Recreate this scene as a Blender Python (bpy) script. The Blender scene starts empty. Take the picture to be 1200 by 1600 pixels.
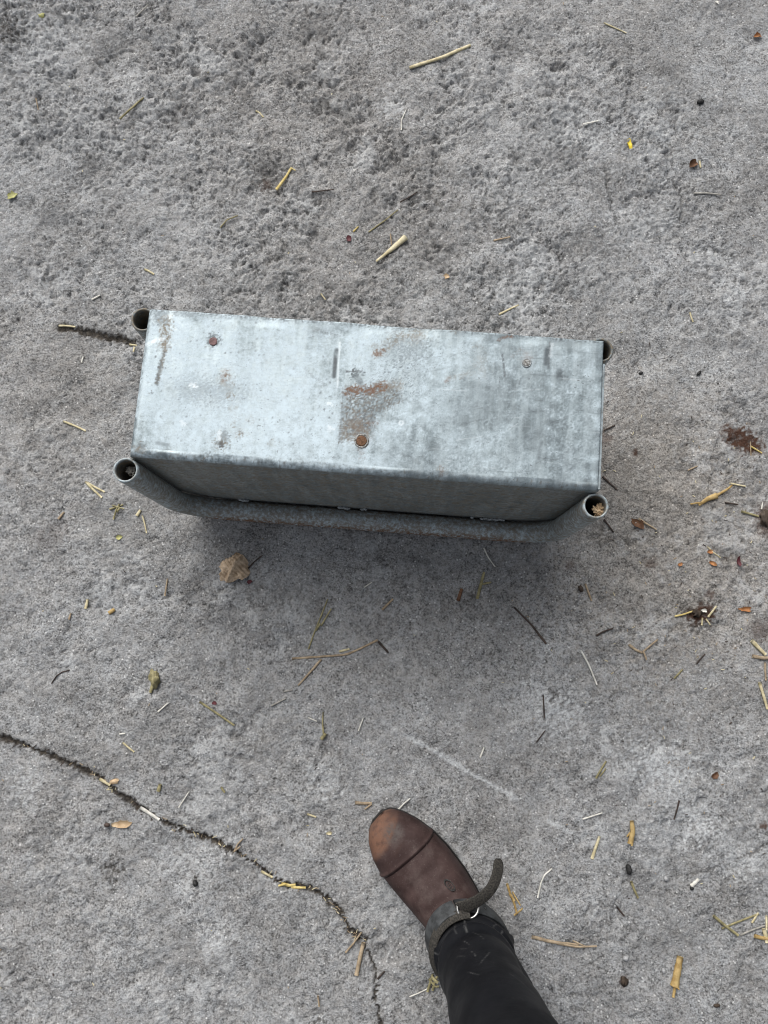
import bpy, math, random
import numpy as np
from mathutils import Vector, Matrix

random.seed(7)
C = bpy.context.scene
COL = C.collection

# ------------------------------------------------------------------ camera
FPX, CAM_H = 1202.0, 1.30                       # focal length in photo pixels, height of the phone above the ground
Zc = -np.array([15.0, -190.0, -FPX]); Zc /= np.linalg.norm(Zc)
Yc = np.array([0.0, 1.0, 0.0]) - Zc[1] * Zc; Yc /= np.linalg.norm(Yc)
Xc = np.cross(Yc, Zc)
RM = np.array([Xc, Yc, Zc])                     # camera -> world
cd = bpy.data.cameras.new('camera')
cd.sensor_fit = 'VERTICAL'; cd.sensor_height = 24.0; cd.lens = FPX / 1600 * 24.0
cd.clip_start = 0.02; cd.clip_end = 200.0
cam = bpy.data.objects.new('camera', cd); COL.objects.link(cam)
M4 = Matrix([list(RM[i]) + [0.0] for i in range(3)] + [[0, 0, 0, 1]])
M4[2][3] = CAM_H
cam.matrix_world = M4
C.camera = cam
try: C.cycles.pixel_filter_type = 'BLACKMAN_HARRIS'; C.cycles.filter_width = 1.0
except Exception: pass

# ------------------------------------------------------------------ light
SUN_EL, SUN_AZ = math.radians(42), math.radians(-24)     # azimuth from +Y, negative to the left
w = bpy.data.worlds.new('World'); C.world = w; w.use_nodes = True
wn = w.node_tree.nodes; wl = w.node_tree.links
bg = wn['Background']
sky = wn.new('ShaderNodeTexSky'); sky.sky_type = 'NISHITA'; sky.sun_disc = False
sky.sun_elevation = SUN_EL; sky.sun_rotation = SUN_AZ
sky.air_density = 1.0; sky.dust_density = 4.0; sky.ozone_density = 1.0
hs = wn.new('ShaderNodeHueSaturation'); hs.inputs['Saturation'].default_value = 0.34
wl.new(sky.outputs[0], hs.inputs['Color']); wl.new(hs.outputs[0], bg.inputs['Color'])
bg.inputs['Strength'].default_value = 0.07
sd = bpy.data.lights.new('sun', 'SUN'); sd.energy = 1.5; sd.angle = math.radians(60)
sd.color = (1.0, 0.995, 0.985)
sun = bpy.data.objects.new('sun', sd); COL.objects.link(sun)
dv = Vector((math.sin(SUN_AZ) * math.cos(SUN_EL), math.cos(SUN_AZ) * math.cos(SUN_EL), math.sin(SUN_EL)))
sun.rotation_euler = dv.to_track_quat('Z', 'Y').to_euler()
sun.location = dv * 5
C.view_settings.view_transform = 'Standard'; C.view_settings.look = 'None'
C.view_settings.gamma = 1.0; C.view_settings.use_curve_mapping = False
C.view_settings.exposure = 0.95

# ------------------------------------------------------------------ helpers
def at(px, py, z=0.0):
    """pixel of the photograph -> point of the place at height z"""
    v = RM @ np.array([px - 600.0, -(py - 800.0), -FPX])
    t = (z - CAM_H) / v[2]
    return v[0] * t, v[1] * t

def tag(o, label=None, cat=None, group=None, kind=None):
    if label: o['label'] = label
    if cat: o['category'] = cat
    if group: o['group'] = group
    if kind: o['kind'] = kind
    return o

def empty(name, loc=(0, 0, 0), rz=0.0):
    o = bpy.data.objects.new(name, None); COL.objects.link(o)
    o.location = loc; o.rotation_euler = (0, 0, rz); o.empty_display_size = 0.05
    return o

def mesh_obj(name, verts, faces, mat, parent=None, smooth=True, attrs=None):
    me = bpy.data.meshes.new(name)
    me.from_pydata([tuple(v) for v in verts], [], faces)
    me.update()
    if smooth: me.polygons.foreach_set('use_smooth', [True] * len(me.polygons))
    for k, a in (attrs or {}).items():
        at_ = me.attributes.new(k, 'FLOAT', 'POINT'); at_.data.foreach_set('value', np.asarray(a, dtype=np.float32))
    for m in (mat if isinstance(mat, (list, tuple)) else [mat]): me.materials.append(m)
    o = bpy.data.objects.new(name, me); COL.objects.link(o)
    if parent: o.parent = parent
    return o

def grid_faces(nu, nv, wrap_u=False, wrap_v=False, off=0):
    f = []
    for i in range(nu if wrap_u else nu - 1):
        for j in range(nv if wrap_v else nv - 1):
            a = off + i * nv + j; b = off + ((i + 1) % nu) * nv + j
            c = off + ((i + 1) % nu) * nv + (j + 1) % nv; d = off + i * nv + (j + 1) % nv
            f.append((a, b, c, d))
    return f

def fft_noise(ny, nx, step, lo, hi, seed, slope=0.0):
    """band limited noise, wavelengths lo..hi metres, unit deviation"""
    r = np.random.RandomState(seed)
    f = np.fft.rfft2(r.standard_normal((ny, nx)))
    ky = np.fft.fftfreq(ny, step)[:, None]; kx = np.fft.rfftfreq(nx, step)[None, :]
    k = np.sqrt(ky * ky + kx * kx) + 1e-9
    g = np.exp(-(k * lo * 0.5) ** 4) * (1 - np.exp(-(k * hi * 0.8) ** 4)) * k ** slope
    n = np.fft.irfft2(f * g, s=(ny, nx)); n -= n.mean()
    return n / n.std()

def sstep(a, b, x):
    t = np.clip((x - a) / (b - a), 0, 1); return t * t * (3 - 2 * t)

def poly_dist(X, Y, pts):
    """distance to a polyline, and the position 0..1 along it"""
    d = np.full(X.shape, 1e9); tt = np.zeros(X.shape)
    n = len(pts) - 1
    for i in range(n):
        ax, ay = pts[i]; bx, by = pts[i + 1]
        dx, dy = bx - ax, by - ay; L = dx * dx + dy * dy + 1e-12
        t = np.clip(((X - ax) * dx + (Y - ay) * dy) / L, 0, 1)
        q = np.hypot(X - ax - t * dx, Y - ay - t * dy)
        m = q < d; d[m] = q[m]; tt[m] = (i + t[m]) / n
    return d, tt

# --- node material helper
class NM:
    def __init__(s, name):
        s.m = bpy.data.materials.new(name); s.m.use_nodes = True
        s.t = s.m.node_tree; s.n = s.t.nodes; s.l = s.t.links
        s.p = s.n['Principled BSDF']
    def put(s, sock, v):
        if hasattr(v, 'is_output'): s.l.new(v, sock)
        elif isinstance(v, (tuple, list)) and len(v) == 3 and sock.type == 'RGBA': sock.default_value = (*v, 1)
        else: sock.default_value = v
    def coord(s, scale=(1, 1, 1)):
        tc = s.n.new('ShaderNodeTexCoord'); mp = s.n.new('ShaderNodeMapping')
        mp.inputs['Scale'].default_value = scale; mp.inputs['Location'].default_value = (7.31, 4.87, 3.13); s.l.new(tc.outputs['Object'], mp.inputs[0]); return mp.outputs[0]
    def noise(s, vec, scale, detail=4, rough=0.6, dist=0.0):
        n = s.n.new('ShaderNodeTexNoise'); s.l.new(vec, n.inputs['Vector'])
        n.inputs['Scale'].default_value = scale; n.inputs['Detail'].default_value = detail
        n.inputs['Roughness'].default_value = rough; n.inputs['Distortion'].default_value = dist
        return n.outputs['Fac']
    def voro(s, vec, scale, feat='F1', out='Distance'):
        n = s.n.new('ShaderNodeTexVoronoi'); n.feature = feat; s.l.new(vec, n.inputs['Vector'])
        n.inputs['Scale'].default_value = scale; return n.outputs[out]
    def attr(s, name):
        n = s.n.new('ShaderNodeAttribute'); n.attribute_name = name; return n.outputs['Fac']
    def ramp(s, v, a, b, lo=0.0, hi=1.0):
        n = s.n.new('ShaderNodeMapRange'); n.interpolation_type = 'SMOOTHSTEP'
        s.put(n.inputs[0], v)
        for i, q in zip((1, 2, 3, 4), (a, b, lo, hi)): n.inputs[i].default_value = q
        return n.outputs[0]
    def math(s, op, a, b=0.0):
        n = s.n.new('ShaderNodeMath'); n.operation = op; s.put(n.inputs[0], a); s.put(n.inputs[1], b); return n.outputs[0]
    def mix(s, fac, a, b, mode='MIX'):
        n = s.n.new('ShaderNodeMix'); n.data_type = 'RGBA'; n.blend_type = mode
        s.put(n.inputs['Factor'], fac); s.put(n.inputs['A'], a); s.put(n.inputs['B'], b)
        return n.outputs['Result']
    def bump(s, h, dist, strength=1.0, prev=None):
        n = s.n.new('ShaderNodeBump'); s.l.new(h, n.inputs['Height'])
        n.inputs['Distance'].default_value = dist; n.inputs['Strength'].default_value = strength
        if prev is not None: s.l.new(prev, n.inputs['Normal'])
        return n.outputs[0]
    def out(s, base=None, rough=None, metal=None, normal=None, spec=None):
        P = s.p.inputs
        if base is not None: s.put(P['Base Color'], base)
        if rough is not None: s.put(P['Roughness'], rough)
        if metal is not None: s.put(P['Metallic'], metal)
        if spec is not None: s.put(P['Specular IOR Level'], spec)
        if normal is not None: s.l.new(normal, P['Normal'])
        return s.m

# ------------------------------------------------------------------ materials
def mat_concrete():
    m = NM('rough_concrete'); v = m.coord()
    fine = m.noise(v, 300, 3, 0.7); mid = m.noise(v, 120, 4, 0.65); big = m.noise(v, 5, 4, 0.6); vbig = m.noise(v, 1.6, 3, 0.5)
    g = m.math('ADD', m.math('MULTIPLY', fine, 0.68), m.math('MULTIPLY', mid, 0.32))
    coarse = m.noise(v, 62, 4, 0.7); patch = m.noise(v, 17, 4, 0.65)
    g = m.math('ADD', m.math('MULTIPLY', g, 0.78), m.math('MULTIPLY', coarse, 0.22))
    calm = m.ramp(m.noise(v, 9, 3, 0.6), 0.42, 0.66, 0.0, 0.30)
    g = m.math('ADD', m.math('MULTIPLY', g, m.math('SUBTRACT', 1.0, calm)), m.math('MULTIPLY', calm, 0.515))
    c = m.mix(m.ramp(g, 0.330, 0.600), (0.050, 0.0495, 0.049), (0.390, 0.391, 0.390))
    c = m.mix(m.ramp(patch, 0.34, 0.68), m.mix(1.0, c, (0.85, 0.845, 0.84), 'MULTIPLY'), m.mix(1.0, c, (1.06, 1.065, 1.07), 'MULTIPLY'))
    hue = m.noise(v, 75, 3, 0.6)
    c = m.mix(m.ramp(hue, 0.35, 0.65), m.mix(1.0, c, (1.01, 1.0, 0.985), 'MULTIPLY'), m.mix(1.0, c, (0.985, 1.0, 1.012), 'MULTIPLY'))
    c = m.mix(m.ramp(big, 0.3, 0.72), m.mix(1.0, c, (0.88, 0.87, 0.86), 'MULTIPLY'), m.mix(1.0, c, (1.10, 1.10, 1.10), 'MULTIPLY'))
    c = m.mix(m.ramp(vbig, 0.35, 0.7), c, m.mix(1.0, c, (1.015, 1.0, 0.985), 'MULTIPLY'))
    # pale sand grains and dark pinholes
    vc = m.voro(v, 210); rnd = m.n[-1].outputs['Color'] if False else None
    wn_ = m.n.new('ShaderNodeTexWhiteNoise'); vn = m.n.new('ShaderNodeTexVoronoi'); m.l.new(v, vn.inputs['Vector']); vn.inputs['Scale'].default_value = 230
    m.l.new(vn.outputs['Color'], wn_.inputs['Vector'])
    pick = m.ramp(wn_.outputs['Value'], 0.90, 0.93); near = m.ramp(vn.outputs['Distance'], 0.45, 0.15)
    c = m.mix(m.math('MULTIPLY', m.math('MULTIPLY', pick, near), 0.6), c, (0.72, 0.715, 0.70))
    pick2 = m.ramp(wn_.outputs['Value'], 0.07, 0.04); near2 = m.ramp(vn.outputs['Distance'], 0.5, 0.2)
    c = m.mix(m.math('MULTIPLY', m.math('MULTIPLY', pick2, near2), 0.7), c, (0.05, 0.046, 0.044))
    brk = m.ramp(m.noise(v, 170, 4, 0.7), 0.30, 0.60, 0.30, 1.0)
    c = m.mix(m.math('MULTIPLY', m.attr('warm'), 0.5), c, m.mix(1.0, c, (0.90, 0.80, 0.68), 'MULTIPLY'))
    c = m.mix(m.math('MULTIPLY', m.attr('chalk_and_light'), m.ramp(m.noise(v, 240, 3, 0.6), 0.35, 0.6, 0.45, 1.0)), c, (0.62, 0.635, 0.64))
    c = m.mix(m.math('MULTIPLY', m.attr('dirt'), brk), c, (0.042, 0.036, 0.030))
    c = m.mix(m.math('MULTIPLY', m.attr('brown'), m.ramp(m.noise(v, 120, 4, 0.7), 0.28, 0.52, 0.55, 1.0)), c, (0.060, 0.030, 0.019))
    c = m.mix(m.math('MULTIPLY', m.attr('crack'), 0.9), c, m.mix(m.ramp(m.noise(v, 150, 4, 0.7), 0.38, 0.66), (0.022, 0.018, 0.015), (0.085, 0.070, 0.052)))
    b = m.bump(mid, 0.0040, 0.8); b = m.bump(fine, 0.0022, 0.9, b)
    return m.out(c, 0.92, 0.0, b, 0.25)

def mat_zinc():
    m = NM('galvanised_steel'); v = m.coord()
    vs = m.coord((24, 2.2, 2.2)); vh = m.coord((3, 90, 90))
    n1 = m.noise(v, 9, 5, 0.62); n2 = m.noise(v, 70, 4, 0.65); st = m.noise(vs, 3.2, 4, 0.6); sc = m.noise(vh, 6, 3, 0.7)
    sp = m.noise(v, 260, 2, 0.5)
    ox = m.attr('oxide_and_sheen')
    spv = m.n.new('ShaderNodeTexVoronoi'); m.l.new(v, spv.inputs['Vector']); spv.inputs['Scale'].default_value = 95
    sxyz = m.n.new('ShaderNodeSeparateColor'); m.l.new(spv.outputs['Color'], sxyz.inputs[0]); spang = sxyz.outputs[0]
    n3 = m.noise(v, 150, 5, 0.72); vsc = m.coord((2.2, 70, 40)); vsd = m.coord((60, 2.0, 40)); scr2 = m.noise(vsc, 7, 3, 0.75); scr3 = m.noise(vsd, 7, 3, 0.75)
    base = m.mix(m.ramp(n1, 0.3, 0.72), (0.165, 0.198, 0.208), (0.225, 0.266, 0.278))
    base = m.mix(m.ramp(st, 0.38, 0.64, 0.0, 0.75), base, (0.33, 0.38, 0.395))
    oxn = m.math('MULTIPLY', ox, m.ramp(m.math('ADD', m.math('MULTIPLY', n2, 0.35), m.math('ADD', m.math('MULTIPLY', n1, 0.25), m.math('MULTIPLY', n3, 0.40))), 0.38, 0.60))
    base = m.mix(m.ramp(spang, 0.2, 0.8, 0.0, 1.0), m.mix(1.0, base, (0.90, 0.90, 0.90), 'MULTIPLY'), m.mix(1.0, base, (1.08, 1.08, 1.08), 'MULTIPLY'))
    base = m.mix(oxn, base, (0.545, 0.640, 0.685))
    base = m.mix(m.ramp(scr2, 0.66, 0.74, 0.0, 0.45), base, (0.11, 0.128, 0.135))
    base = m.mix(m.ramp(scr3, 0.64, 0.74, 0.0, 0.30), base, (0.42, 0.47, 0.49))
    base = m.mix(m.ramp(sc, 0.66, 0.78, 0.0, 0.35), base, (0.13, 0.15, 0.165))
    speck = m.ramp(m.noise(v, 300, 2, 0.5), 0.66, 0.73)
    base = m.mix(m.math('MULTIPLY', speck, m.ramp(n1, 0.4, 0.62, 0.15, 0.8)), base, (0.09, 0.095, 0.10))
    brk = m.ramp(m.noise(v, 190, 4, 0.7), 0.32, 0.62)
    base = m.mix(m.math('MULTIPLY', m.attr('dark'), m.ramp(m.noise(v, 150, 4, 0.7), 0.25, 0.55, 0.35, 1.0)), base, (0.075, 0.088, 0.095))
    base = m.mix(m.math('MULTIPLY', m.attr('grime'), brk), base, (0.165, 0.135, 0.094))
    base = m.mix(m.math('MULTIPLY', m.attr('rust'), brk), base, (0.135, 0.058, 0.022))
    base = m.mix(m.attr('line'), base, (0.07, 0.075, 0.08))
    base = m.mix(m.math('MULTIPLY', m.attr('white'), 0.6), base, (0.72, 0.77, 0.79))
    dirty = m.math('MAXIMUM', m.math('MAXIMUM', m.attr('grime'), m.attr('rust')), oxn)
    metal = m.ramp(dirty, 0.1, 0.9, 0.55, 0.03)
    rough = m.math('ADD', m.math('ADD', m.ramp(n2, 0.3, 0.7, 0.34, 0.50), m.math('MULTIPLY', spang, 0.06)), m.math('MULTIPLY', dirty, 0.2))
    b = m.bump(n2, 0.0008, 0.25); b = m.bump(sp, 0.0004, 0.35, b)
    return m.out(base, rough, metal, b)

def mat_simple(name, a, b_, scale=120, rough=0.7, bump=0.0, metal=0.0, spec=0.3, stretch=(1, 1, 1)):
    m = NM(name); v = m.coord(stretch)
    n = m.noise(v, scale, 4, 0.65)
    c = m.mix(m.ramp(n, 0.32, 0.68), a, b_)
    nb = m.bump(n, bump, 0.8) if bump else None
    return m.out(c, rough, metal, nb, spec)

def mat_leather_brown():
    m = NM('brown_boot_leather'); v = m.coord()
    n1 = m.noise(v, 26, 5, 0.62); n2 = m.noise(v, 420, 3, 0.6)
    c = m.mix(m.ramp(n1, 0.3, 0.7), (0.035, 0.0200, 0.0182), (0.064, 0.040, 0.0365))
    c = m.mix(m.math('MULTIPLY', m.attr('wear'), m.ramp(m.noise(v, 95, 4, 0.65), 0.28, 0.55, 0.45, 1.0)), c, (0.165, 0.086, 0.056))
    c = m.mix(m.math('MULTIPLY', m.attr('scuff'), m.ramp(m.noise(v, 140, 4, 0.7), 0.3, 0.62)), c, (0.085, 0.072, 0.066))
    c = m.mix(m.attr('seam'), c, (0.018, 0.010, 0.009))
    c = m.mix(m.ramp(m.noise(v, 430, 3, 0.6), 0.60, 0.74, 0.0, 0.40), c, (0.16, 0.135, 0.12))
    c = m.mix(m.ramp(m.noise(v, 40, 5, 0.7), 0.48, 0.72, 0.0, 0.42), c, (0.105, 0.080, 0.072))
    scv = m.coord((30, 160, 30)); c = m.mix(m.ramp(m.noise(scv, 6, 3, 0.7), 0.66, 0.75, 0.0, 0.4), c, (0.15, 0.115, 0.10))
    nb = m.bump(n2, 0.0005, 0.5); nb = m.bump(n1, 0.0012, 0.35, nb)
    return m.out(c, m.ramp(n1, 0.3, 0.7, 0.7, 0.58), 0.0, nb, 0.16)

def mat_chap():
    m = NM('black_chap_leather'); v = m.coord()
    n1 = m.noise(v, 22, 4, 0.6); n2 = m.noise(v, 480, 3, 0.6)
    c = m.mix(m.ramp(n1, 0.3, 0.7), (0.0042, 0.0046, 0.006), (0.0075, 0.008, 0.0098))
    c = m.mix(m.math('MULTIPLY', m.attr('scratch'), m.ramp(m.noise(v, 200, 3, 0.6), 0.3, 0.6)), c, (0.09, 0.09, 0.088))
    c = m.mix(m.ramp(m.noise(v, 300, 2, 0.5), 0.70, 0.78, 0.0, 0.25), c, (0.12, 0.115, 0.105))
    nb = m.bump(n2, 0.0004, 0.4); nb = m.bump(n1, 0.003, 0.25, nb)
    return m.out(c, m.ramp(n1, 0.3, 0.7, 0.62, 0.48), 0.0, nb, 0.13)

CONC = mat_concrete(); ZINC = mat_zinc(); LEATHER = mat_leather_brown(); CHAP = mat_chap()
SOLE = mat_simple('dark_rubber_sole', (0.020, 0.018, 0.017), (0.045, 0.042, 0.040), 200, 0.8, 0.001)
STRAPM = mat_simple('worn_grey_strap_leather', (0.020, 0.021, 0.022), (0.062, 0.066, 0.068), 55, 0.62, 0.001)
SUEDE = mat_simple('muddy_suede', (0.016, 0.015, 0.013), (0.060, 0.054, 0.046), 420, 0.9, 0.002)
STEEL = mat_simple('buckle_steel', (0.42, 0.41, 0.39), (0.62, 0.61, 0.58), 90, 0.33, 0.0, 0.95)
BREECH = mat_simple('black_breeches', (0.010, 0.010, 0.012), (0.016, 0.016, 0.019), 200, 0.85)
RUSTM = mat_simple('rusty_rivet', (0.085, 0.042, 0.022), (0.19, 0.105, 0.060), 420, 0.85, 0.001)
PINKM = mat_simple('red_lead_rivet', (0.10, 0.062, 0.060), (0.25, 0.155, 0.15), 380, 0.85, 0.001)
ZRIV = mat_simple('zinc_rivet', (0.10, 0.092, 0.08), (0.38, 0.38, 0.365), 420, 0.6, 0.001, 0.3)
WELD = mat_simple('weld_metal', (0.10, 0.105, 0.105), (0.42, 0.44, 0.445), 320, 0.6, 0.002, 0.2)
ST = {}
def straw_mat(k, a, b): ST[k] = mat_simple(k, a, b, 90, 0.62, 0.0006, 0, 0.3, (1, 1, 1))
straw_mat('pale_straw', (0.42, 0.355, 0.20), (0.66, 0.59, 0.40))
straw_mat('yellow_straw', (0.46, 0.34, 0.10), (0.66, 0.54, 0.24))
straw_mat('golden_straw', (0.27, 0.175, 0.06), (0.48, 0.345, 0.15))
straw_mat('olive_straw', (0.16, 0.14, 0.07), (0.34, 0.30, 0.16))
straw_mat('tan_straw', (0.23, 0.172, 0.11), (0.42, 0.33, 0.225))
straw_mat('grey_straw', (0.19, 0.18, 0.16), (0.36, 0.345, 0.31))
straw_mat('white_straw', (0.50, 0.48, 0.42), (0.74, 0.72, 0.66))
straw_mat('brown_scrap', (0.075, 0.036, 0.018), (0.19, 0.095, 0.05))
straw_mat('dark_twig', (0.028, 0.021, 0.017), (0.075, 0.052, 0.042))
straw_mat('black_dropping', (0.012, 0.012, 0.012), (0.035, 0.034, 0.033))
straw_mat('bright_yellow', (0.62, 0.46, 0.03), (0.78, 0.64, 0.10))
straw_mat('leaf_green', (0.30, 0.30, 0.10), (0.50, 0.47, 0.22))
straw_mat('dry_leaf', (0.33, 0.235, 0.15), (0.62, 0.48, 0.34))
straw_mat('red_petal', (0.075, 0.018, 0.022), (0.13, 0.04, 0.045))
straw_mat('orange_husk', (0.26, 0.105, 0.035), (0.44, 0.21, 0.085))
straw_mat('maple_tan', (0.38, 0.255, 0.145), (0.58, 0.44, 0.28))
straw_mat('soil', (0.035, 0.025, 0.018), (0.085, 0.06, 0.042))
straw_mat('stone_grey', (0.20, 0.20, 0.20), (0.45, 0.45, 0.45))

# ------------------------------------------------------------------ the ground: one sheet, fine where the photo looks, coarse beyond
STEP = 0.0025
GX0, GX1, GY0, GY1 = -0.86, 0.82, -0.72, 1.32
nx = int(round((GX1 - GX0) / STEP)) + 1; ny = int(round((GY1 - GY0) / STEP)) + 1
xs = GX0 + np.arange(nx) * STEP; ys = GY0 + np.arange(ny) * STEP
X, Y = np.meshgrid(xs, ys)
n_grain = fft_noise(ny, nx, STEP, 0.006, 0.012, 1)
n_pit = fft_noise(ny, nx, STEP, 0.009, 0.06, 2, -1.1)
n_lump = fft_noise(ny, nx, STEP, 0.022, 0.20, 3, -1.2)
n_zone = fft_noise(ny, nx, STEP, 0.03, 0.6, 8, -1.3)
n_rid = 1 - np.abs(fft_noise(ny, nx, STEP, 0.012, 0.09, 9, -1.0))
n_wave = fft_noise(ny, nx, STEP, 0.12, 0.5, 4)
n_warp = fft_noise(ny, nx, STEP, 0.012, 0.06, 5); n_warp2 = fft_noise(ny, nx, STEP, 0.012, 0.06, 6)
def blob(px, py, r, soft=0.5, sx=1.0, sy=1.0, rot=0.0, warp=0.25):
    cx, cy = at(px, py); rr = r / 925.0
    dx, dy = X - cx + n_warp * rr * warp, Y - cy + n_warp2 * rr * warp
    c, s = math.cos(rot), math.sin(rot)
    q = np.hypot((dx * c + dy * s) / sx, (-dx * s + dy * c) / sy) / rr
    return 1 - sstep(1 - soft, 1 + soft, q)
def pl(pts): return [at(*p) for p in pts]
# roughness of the wear: pitted at the back, smoother at the front and at the back right
rough_k = 0.60 + 0.72 * np.clip(blob(420, 230, 330, .6) + blob(900, 260, 200, .6) + blob(150, 120, 220, .6) + 0.6 * blob(640, 420, 200, .6), 0, 1) - 0.30 * blob(1090, 130, 150, .7)
rough_k = np.clip(rough_k * (0.55 + 0.75 * sstep(-.9, .9, n_zone)), .25, 2)
h = 0.00055 * n_grain * rough_k + 0.00062 * n_pit * rough_k + 0.0009 * n_lump * rough_k + 0.0007 * n_rid * np.clip(rough_k - .6, 0, 1) + 0.0016 * n_wave
pits = sstep(1.35, 2.3, -n_pit - .35 * n_lump - .6 * n_grain) * rough_k + .8 * sstep(1.0, 2.6, -n_lump - .6 * n_pit) * np.clip(rough_k - .7, 0, 1)
h -= 0.0020 * np.clip(pits, 0, 1.4)
dirt = 0.34 * np.clip(pits, 0, 1.2); brown = np.zeros_like(X); chalk_and_light = np.zeros_like(X); warm = np.zeros_like(X)  # pits also darkened in colour, painting in shade their relief barely gets
# hollows seen in the photograph
for px, py, r, d in [(145, 265, 26, .004), (420, 275, 30, .004), (90, 318, 22, .003), (165, 68, 24, .003), (800, 75, 22, .003), (5, 45, 26, .008),
                     (25, 60, 18, .004), (600, 375, 30, .003), (860, 225, 40, .003), (890, 235, 20, .004), (1030, 330, 36, .003), (1065, 300, 20, .004),
                     (660, 300, 26, .003), (360, 350, 18, .003), (1000, 345, 26, .003), (920, 375, 26, .003), (175, 1357, 14, .003), (864, 1084, 9, .004),
                     (945, 690, 20, .002), (560, 1470, 12, .003), (780, 365, 16, .003), (400, 250, 18, .003), (380, 165, 20, .003), (710, 325, 18, .002)]:
    b = blob(px, py, r, .6, warp=.5); h -= d * b * (0.6 + 0.25 * n_pit); dirt = np.maximum(dirt, b * 0.42 * (d / .004))  # hollows darken with depth: dirt plus painted shade
for px, py, r, k in [(5, 42, 20, .9), (420, 285, 12, .7), (403, 258, 16, .5), (175, 1357, 13, .95), (864, 1083, 9, .8), (395, 1160, 16, .4), (740, 932, 11, .6),
                     (732, 948, 14, .5), (285, 842, 9, .5), (306, 1379, 5, .9), (1165, 1300, 4, .5), (90, 318, 18, .45), (1087, 955, 22, .75), (1095, 1040, 18, .6),
                     (945, 838, 14, .6), (960, 700, 40, .25), (1094, 160, 14, .35), (1050, 118, 24, .25), (140, 250, 14, .55), (600, 400, 9, .6), (500, 1600, 8, .8),
                     (555, 1458, 8, .9), (568, 1465, 8, .9), (770, 930, 8, .4), (1110, 925, 8, .5), (1075, 1260, 5, .5), (660, 300, 8, .4), (640, 1262, 5, .3), (345, 1040, 7, .5), (116, 1090, 7, .5)]:
    dirt = np.maximum(dirt, k * blob(px, py, r, .45, warp=.6))
for px, py, r, k, sx, sy, rot in [(1160, 688, 20, 1.3, 1.75, .85, -.5), (415, 288, 10, .5, 1, 1, 0), (993, 707, 5, .9, 1, 1, 0), (1018, 880, 9, .5, 1, 1, 0), (890, 884, 8, .5, 1, 1, 0),
                     (1196, 812, 16, .8, 1, 1.6, 0), (1190, 985, 15, .5, 1.3, 1, 0), (1108, 930, 7, .7, 1, 1, 0), (1193, 1290, 6, .9, 1, 1, 0), (80, 835, 22, .22, 1.3, 1, .6), (1095, 960, 17, 1.0, 1.25, .8, 0.2), (975, 1533, 6, .9, 1, 1.3, 0), (945, 685, 10, .5, 1.2, 1, 0)]:
    brown = np.maximum(brown, k * blob(px, py, r, .35, sx, sy, rot, warp=.22))
for px, py, r, k, sx, sy, rot in [(870, 1108, 22, .55, 1.8, .7, -.55), (1030, 1195, 26, .55, 1.9, .8, -.6), (1095, 1290, 20, .55, 2.3, .5, -.6), (880, 215, 38, .35, 1.6, 1, 0), (1010, 350, 24, .45, 1.7, .8, .4),
                     (505, 1220, 16, .5, 1.5, .8, -.5), (615, 165, 16, .35, 1.6, 1, .4), (70, 65, 50, .28, 1.4, 1, .3), (110, 230, 110, .20, 1.3, 1, .3), (330, 330, 70, .12, 1.3, 1, .3), (780, 180, 90, .12, 1.4, 1, .2), (1100, 1050, 18, .35, 1, 1.4, 0), (300, 1350, 30, .3, 1.5, .7, -.4),  # broad faint blobs at far left paint in the brighter light there
                     (40, 1230, 16, .4, .7, 1.4, -.4), (1165, 1345, 22, .35, 1.6, .8, -.4), (820, 400, 20, .3, 1.4, 1, 0), (790, 280, 50, .22, 1, 1, 0), (1060, 1210, 60, .2, 1.6, .8, -.5), (855, 1125, 30, .25, 1.6, .8, -.5), (335, 1470, 16, .35, 1.2, 1, 0), (590, 1555, 10, .4, .8, 1.3, 0)]:
    chalk_and_light = np.maximum(chalk_and_light, min(1, 1.45 * k) * blob(px, py, r, .75, sx, sy, rot, warp=.7))
for pts, wd, k in [([(635, 1150), (660, 1163), (690, 1180), (740, 1210), (780, 1233), (808, 1248)], 4.0, .72), ([(858, 1283), (892, 1302)], 4.0, .7), ([(600, 1128), (640, 1155)], 3, .3), ([(1065, 1262), (1090, 1280)], 4, .6), ([(1130, 1250), (1150, 1262)], 4, .3)]:
    d, t = poly_dist(X + n_warp * .0012, Y + n_warp2 * .0012, pl(pts))
    chalk_and_light = np.maximum(chalk_and_light, k * (1 - sstep(wd / 925 * .4, wd / 925 * 1.1, d)))
warm = np.clip(blob(985, 800, 150, .6, 1, 1.4, 0, .2) * .9 + blob(1120, 900, 160, .6) * .5 + blob(60, 620, 150, .7) * .35 + blob(500, 250, 200, .7) * .2, 0, 1)
dirt = np.maximum(dirt, 0.33 * blob(975, 775, 55, .6, .9, 1.5, 0, .4))  # beside the trough's right end: dirt, with its shade painted in
crackm = np.zeros_like(X)
scar = sstep(1.5, 2.6, -n_lump + .5 * n_rid) * (1 - np.clip(rough_k - .7, 0, 1)); h -= .0010 * scar; dirt = np.maximum(dirt, .30 * scar * np.clip(.6 + .5 * n_grain, 0, 1))
chalk_and_light = np.maximum(chalk_and_light, .30 * sstep(1.0, 2.4, n_zone + .35 * n_pit))
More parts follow.
